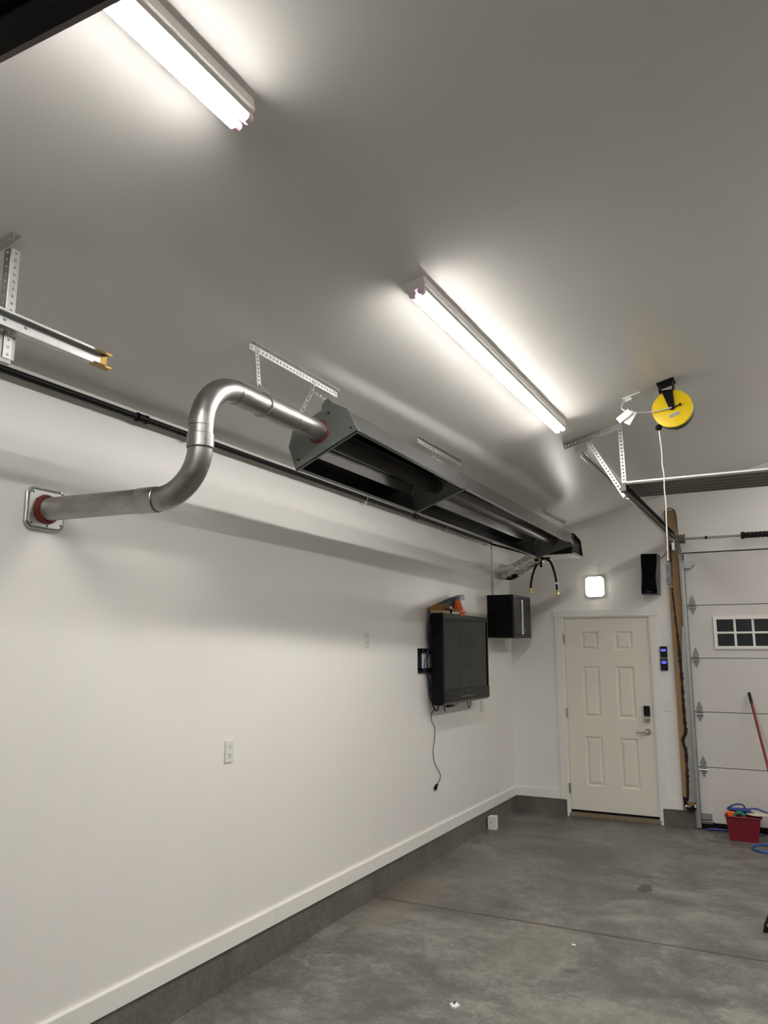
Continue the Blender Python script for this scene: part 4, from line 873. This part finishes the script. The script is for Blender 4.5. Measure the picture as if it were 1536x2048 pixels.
nh = thing('track_hanger', 'perforated steel upright hanger at the left edge of the picture', 'bracket', (0.64, 1.55, ceil_z(0.64)))
hx = 0.606; hy = 1.565; zt_ = ceil_z(0.63)-0.012; zb_ = 2.715
b = B(); b.perf((hx, hy, zt_), (0, 0, -1), (0, 1, 0), (1, 0, 0), zt_-zb_, 0.032, 0.0265, 0.005, 0.0025); b.perf((hx, hy, zt_), (0, 0, -1), (-1, 0, 0), (0, -1, 0), zt_-zb_, 0.032, 0.0265, 0.005, 0.0025); part('upright_angle', b, 'galv', nh)
b = B(); b.perf(cp(0.40, 1.52, 0.003), s, (0, 1, 0), -dn, 0.28, 0.034, 0.03, 0.006); b.perf(cp(0.40, 1.52, 0.003), s, dn, (0, -1, 0), 0.28, 0.036, 0.03, 0.006); part('ceiling_angle', b, 'galvd', nh)
b = B(); b.box(0.56, 0.606, 1.545, 1.61, 2.715, 2.80); b.cyl((0.58, 1.545, 2.755), (0.58, 1.53, 2.755), 0.012, 6); b.box(0.585, 0.605, 1.54, 1.60, 2.70, 2.72); part('clamp', b, 'galvd', nh, 0.001)
b = B(); b.cyl((0.57, 1.52, ceil_z(0.57)-0.022), (0.57, 1.508, ceil_z(0.57)-0.022), 0.011, 6); b.cyl((0.59, 1.52, ceil_z(0.6)-0.03), (0.59, 1.508, ceil_z(0.6)-0.03), 0.010, 6); part('bolt', b, 'galv', nh)
nt2 = thing('door_track', 'second track of the raised door, outside the picture', 'track', (5.15, 0, 2.832))
b = B(); b.sweep(c_prof(0.058, 0.030), [(5.18, -2.9, 2.832), (5.18, 1.955, 2.832)], (-1, 0, 0), [(0, 0, 1)]*2); part('track_channel', b, 'galv', nt2)
b = B(); b.box(5.17, 5.2, 1.5, 1.53, 2.86, ceil_z(5.18)+0.004); part('hanger', b, 'galvd', nt2)

# ------------------------------------------------------------------ things on the floor
b = B(); zf = fz(7.73)
bx = thing('small_box', 'small white cardboard box standing on the floor against the left footing', 'box', (0.066, 7.74, zf))
b.box(0.022, 0.104, 7.705, 7.775, zf, zf+0.118); part('carton', b, 'paper', bx, 0.001)
b = B(); b.obox((0.066, 7.742, zf+0.122), (1, 0, 0.04), (0, 1, 0.05), (0, 0, 1), 0.078, 0.068, 0.002); part('flap', b, 'paper', bx)
b = B(); b.box(0.04, 0.075, 7.7035, 7.7047, zf+0.055, zf+0.075); part('label_print', b, 'cord', bx)
pz = fz(4.0); sc_ = thing('paper_scrap', 'crumpled white paper scrap on the floor near the bottom of the picture', 'paper', (1.176, 4.0, pz))
b = B(); rnd = random.Random(3); ring = [(1.176+0.026*math.cos(a)*rnd.uniform(0.7, 1.2), 4.0+0.032*math.sin(a)*rnd.uniform(0.7, 1.1), pz+rnd.uniform(0.002, 0.012)) for a in [k*PI/4 for k in range(8)]]
c_ = b.bm.verts.new((1.174, 4.0, pz+0.022)); rv = [b.bm.verts.new(p) for p in ring]; bv = [b.bm.verts.new((p[0], p[1], pz)) for p in ring]
for k in range(8): b.bm.faces.new((rv[k], rv[(k+1) % 8], c_)); b.bm.faces.new((bv[k], bv[(k+1) % 8], rv[(k+1) % 8], rv[k]))
b.bm.faces.new(bv[::-1]); part('paper', b, 'paper', sc_)
b = B(); b.box(1.172, 1.182, 3.985, 4.0, pz+0.019, pz+0.0235); part('dark_mark', b, 'slot', sc_)
b = B(); b.sphere((1.52, 5.08, fz(5.08)+0.003), 0.012, 8, (1.3, 1, 0.3)); solo('debris_fleck', b, 'paper', 'tiny pale fleck on the floor just in front of the floor joint', 'debris', (1.52, 5.08, fz(5.08)))
# black wedge at the right edge
zf = fz(5.9); wg = thing('wheel_chock', 'black rubber wedge just entering at the right edge of the floor', 'wheel chock', (2.66, 5.93, zf))
b = B(); b.prism([(2.545, 5.84, zf), (2.60, 5.87, zf+0.115), (2.66, 5.87, zf+0.125), (2.80, 5.84, zf)], (0, 0.16, 0)); part('wedge', b, 'matblack', wg, 0.004)
b = B(); b.cyl((2.585, 5.85, zf+0.045), (2.585, 5.835, zf+0.045), 0.012, 10); part('eyelet', b, 'zinc', wg)

# red bin with contents
bn = thing('bin', 'red rectangular plastic bin on the floor by the garage door', 'bin', (2.33, 8.37, 0))
z0 = fz(8.3); z1 = 0.222
x0b, x1b, y0b, y1b = 2.206, 2.445, 8.30, 8.47; x0t, x1t, y0t, y1t = 2.182, 2.482, 8.262, 8.50
b = B(); t_ = 0.006
o = [(x0b, y0b, z0), (x1b, y0b, z0), (x1b, y1b, z0), (x0b, y1b, z0), (x0t, y0t, z1), (x1t, y0t, z1), (x1t, y1t, z1), (x0t, y1t, z1)]
i_ = [(x0b+t_, y0b+t_, z0+t_), (x1b-t_, y0b+t_, z0+t_), (x1b-t_, y1b-t_, z0+t_), (x0b+t_, y1b-t_, z0+t_), (x0t+t_, y0t+t_, z1), (x1t-t_, y0t+t_, z1), (x1t-t_, y1t-t_, z1), (x0t+t_, y1t-t_, z1)]
vo = [b.bm.verts.new(p) for p in o]; vi = [b.bm.verts.new(p) for p in i_]
b.bm.faces.new([vo[k] for k in (3, 2, 1, 0)]); b.bm.faces.new([vi[k] for k in (0, 1, 2, 3)])
for k in range(4):
    j = (k+1) % 4; b.bm.faces.new((vo[k], vo[j], vo[4+j], vo[4+k])); b.bm.faces.new((vi[j], vi[k], vi[4+k], vi[4+j])); b.bm.faces.new((vo[4+k], vo[4+j], vi[4+j], vi[4+k]))
part('body', b, 'redbin', bn, 0.0)
b = B(); pr_ = [(x0t-0.006, y0t-0.006), (x1t+0.006, y0t-0.006), (x1t+0.006, y1t+0.006), (x0t-0.006, y1t+0.006)]
pts = []
for k in range(4):
    p, q = pr_[k], pr_[(k+1) % 4]
    for j in range(6): pts.append((p[0]+(q[0]-p[0])*(j+0.5)/6, p[1]+(q[1]-p[1])*(j+0.5)/6, z1-0.004))
b.tube(pts, 0.0065, 8, closed=True); part('rim', b, 'redbin', bn, smooth=True)
b = B(); b.tube(smoothpts([(2.33, y0t-0.012, z1-0.02), (2.28, y0t-0.012, z1-0.05), (2.23, y0t-0.004, z1-0.085), (2.205, 8.30, z1-0.10)], 5), 0.003, 6); part('bail_handle', b, 'redbin', bn, smooth=True)
b = B(); b.box(2.20, 2.26, 8.30, 8.44, 0.20, 0.25); b.box(2.185, 2.30, 8.31, 8.33, 0.232, 0.252); solo('orange_scoop', b, 'orange', 'orange plastic item sticking out of the red bin left corner', 'tool', (2.23, 8.37, 0.2), bevel=0.004)
gt = thing('tape_roll', 'green roll of tape standing in the red bin', 'tape', (2.30, 8.30, 0.21))
b = B(); b.pipe((2.30, 8.285, 0.208), (2.30, 8.33, 0.212), 0.054, 0.037, 32); part('tape', b, 'green', gt, smooth=True)
hzl = thing('hose_gun', 'dark blue hose gun with arched handle lying on the red bin', 'hose gun', (2.30, 8.38, 0.26))
b = B(); b.tube(smoothpts([(2.20, 8.37, 0.268), (2.24, 8.375, 0.262), (2.32, 8.38, 0.264), (2.40, 8.385, 0.262), (2.425, 8.385, 0.255)], 5), [0.012]*8+[0.02]*13, 12) if False else b.tube([(2.19, 8.37, 0.27), (2.23, 8.37, 0.266), (2.32, 8.375, 0.264), (2.40, 8.38, 0.262)], [0.008, 0.017, 0.02, 0.022], 14); gg = part('gun_body', b, 'blue', hzl, smooth=True)
b = B(); b.tube(smoothpts([(2.20, 8.37, 0.275), (2.24, 8.37, 0.30), (2.29, 8.372, 0.316), (2.335, 8.374, 0.31), (2.35, 8.376, 0.278)], 6), 0.0075, 10); part('arched_handle', b, 'blue', hzl, smooth=True)
b = B(); b.cyl((2.395, 8.38, 0.262), (2.425, 8.383, 0.258), 0.02, 14); part('grey_nozzle', b, 'shade', hzl, smooth=True)
b = B(); b.tube(smoothpts([(2.39, 8.44, 0.272), (2.45, 8.45, 0.272), (2.50, 8.44, 0.258), (2.56, 8.43, 0.235), (2.64, 8.42, 0.17), (2.70, 8.40, 0.06)], 6), 0.008, 10); part('hose', b, 'blue', hzl, smooth=True)
lid = thing('plate', 'cream dish lying across the right side of the red bin', 'dish', (2.46, 8.37, 0.225))
b = B(); b.tube([(2.455, 8.37, 0.224), (2.455, 8.37, 0.228), (2.455, 8.37, 0.240), (2.455, 8.37, 0.243)], [0.045, 0.055, 0.10, 0.10], 32); part('dish', b, 'cream', lid, smooth=True)
# red lump and black bag beyond the bin, at the right edge
b = B(); b.sphere((2.60, 8.40, 0.075), 0.08, 16, (1.0, 0.8, 0.95)); b.tube(smoothpts([(2.56, 8.38, 0.14), (2.59, 8.37, 0.16), (2.62, 8.38, 0.15)], 4), 0.01, 8)
solo('black_bag', b, 'matblack', 'black bag on the floor right of the red bin, cut by the picture edge', 'bag', (2.60, 8.40, 0), smooth=True)
b = B(); b.sphere((2.585, 8.36, 0.175), 0.034, 14, (1.0, 0.8, 0.9)); solo('red_ball', b, 'redbin', 'dark red ball on the black bag at the right edge', 'ball', (2.585, 8.36, 0.175), smooth=True)
b = B(); pts = []
for k in range(40):
    a = 2*PI*k/40; pts.append((2.55+0.145*math.cos(a), 8.08+0.16*math.sin(a), fz(8.08)+0.009))
b.tube(pts, 0.009, 10, closed=True); solo('blue_hose', b, 'blue2', 'coiled blue hose loop on the floor in front of the red bin', 'hose', (2.55, 8.08, fz(8.08)), smooth=True)
b = B(); b.tube(smoothpts([(1.98, 8.60, 0.018), (2.05, 8.62, 0.018), (2.15, 8.61, 0.02), (2.22, 8.56, 0.02), (2.35, 8.55, 0.02), (2.5, 8.56, 0.02)], 6), 0.011, 8); solo('dark_blue_hose', b, 'blue', 'dark blue hose lying along the foot of the garage door', 'hose', (2.2, 8.6, 0.01), smooth=True)
# broom leaning on the garage door
pa = V(2.452, 8.645, 1.34); pb = V(2.70, 8.05, 0.02+fz(8.05)); ud = (pb-pa).normalized()
br = thing('broom', 'red broom pole with black grip leaning on the garage door', 'broom', pb)
b = B(); b.cyl(pa+ud*0.10, pb-ud*0.08, 0.0125, 16); part('pole', b, 'redpole', br, smooth=True)
b = B(); b.tube([pa, pa+ud*0.008, pa+ud*0.10, pa+ud*0.115], [0.012, 0.0145, 0.0145, 0.013], 16); part('grip', b, 'black', br, smooth=True)
b = B(); b.box(pb.x-0.15, pb.x+0.15, pb.y-0.025, pb.y+0.035, fz(8)+0.07, fz(8)+0.11); part('broom_head', b, 'redbin', br, 0.008)
b = B()
for k in range(24):
    x = pb.x-0.14+0.28*k/23
    for y in (-0.015, 0.005, 0.025): b.cyl((x, pb.y+y, fz(8)+0.075), (x*1.0+random.uniform(-0.006, 0.006), pb.y+y*1.3, fz(8)+0.001), 0.0035, 5)
part('bristles', b, 'black', br, kind='stuff')
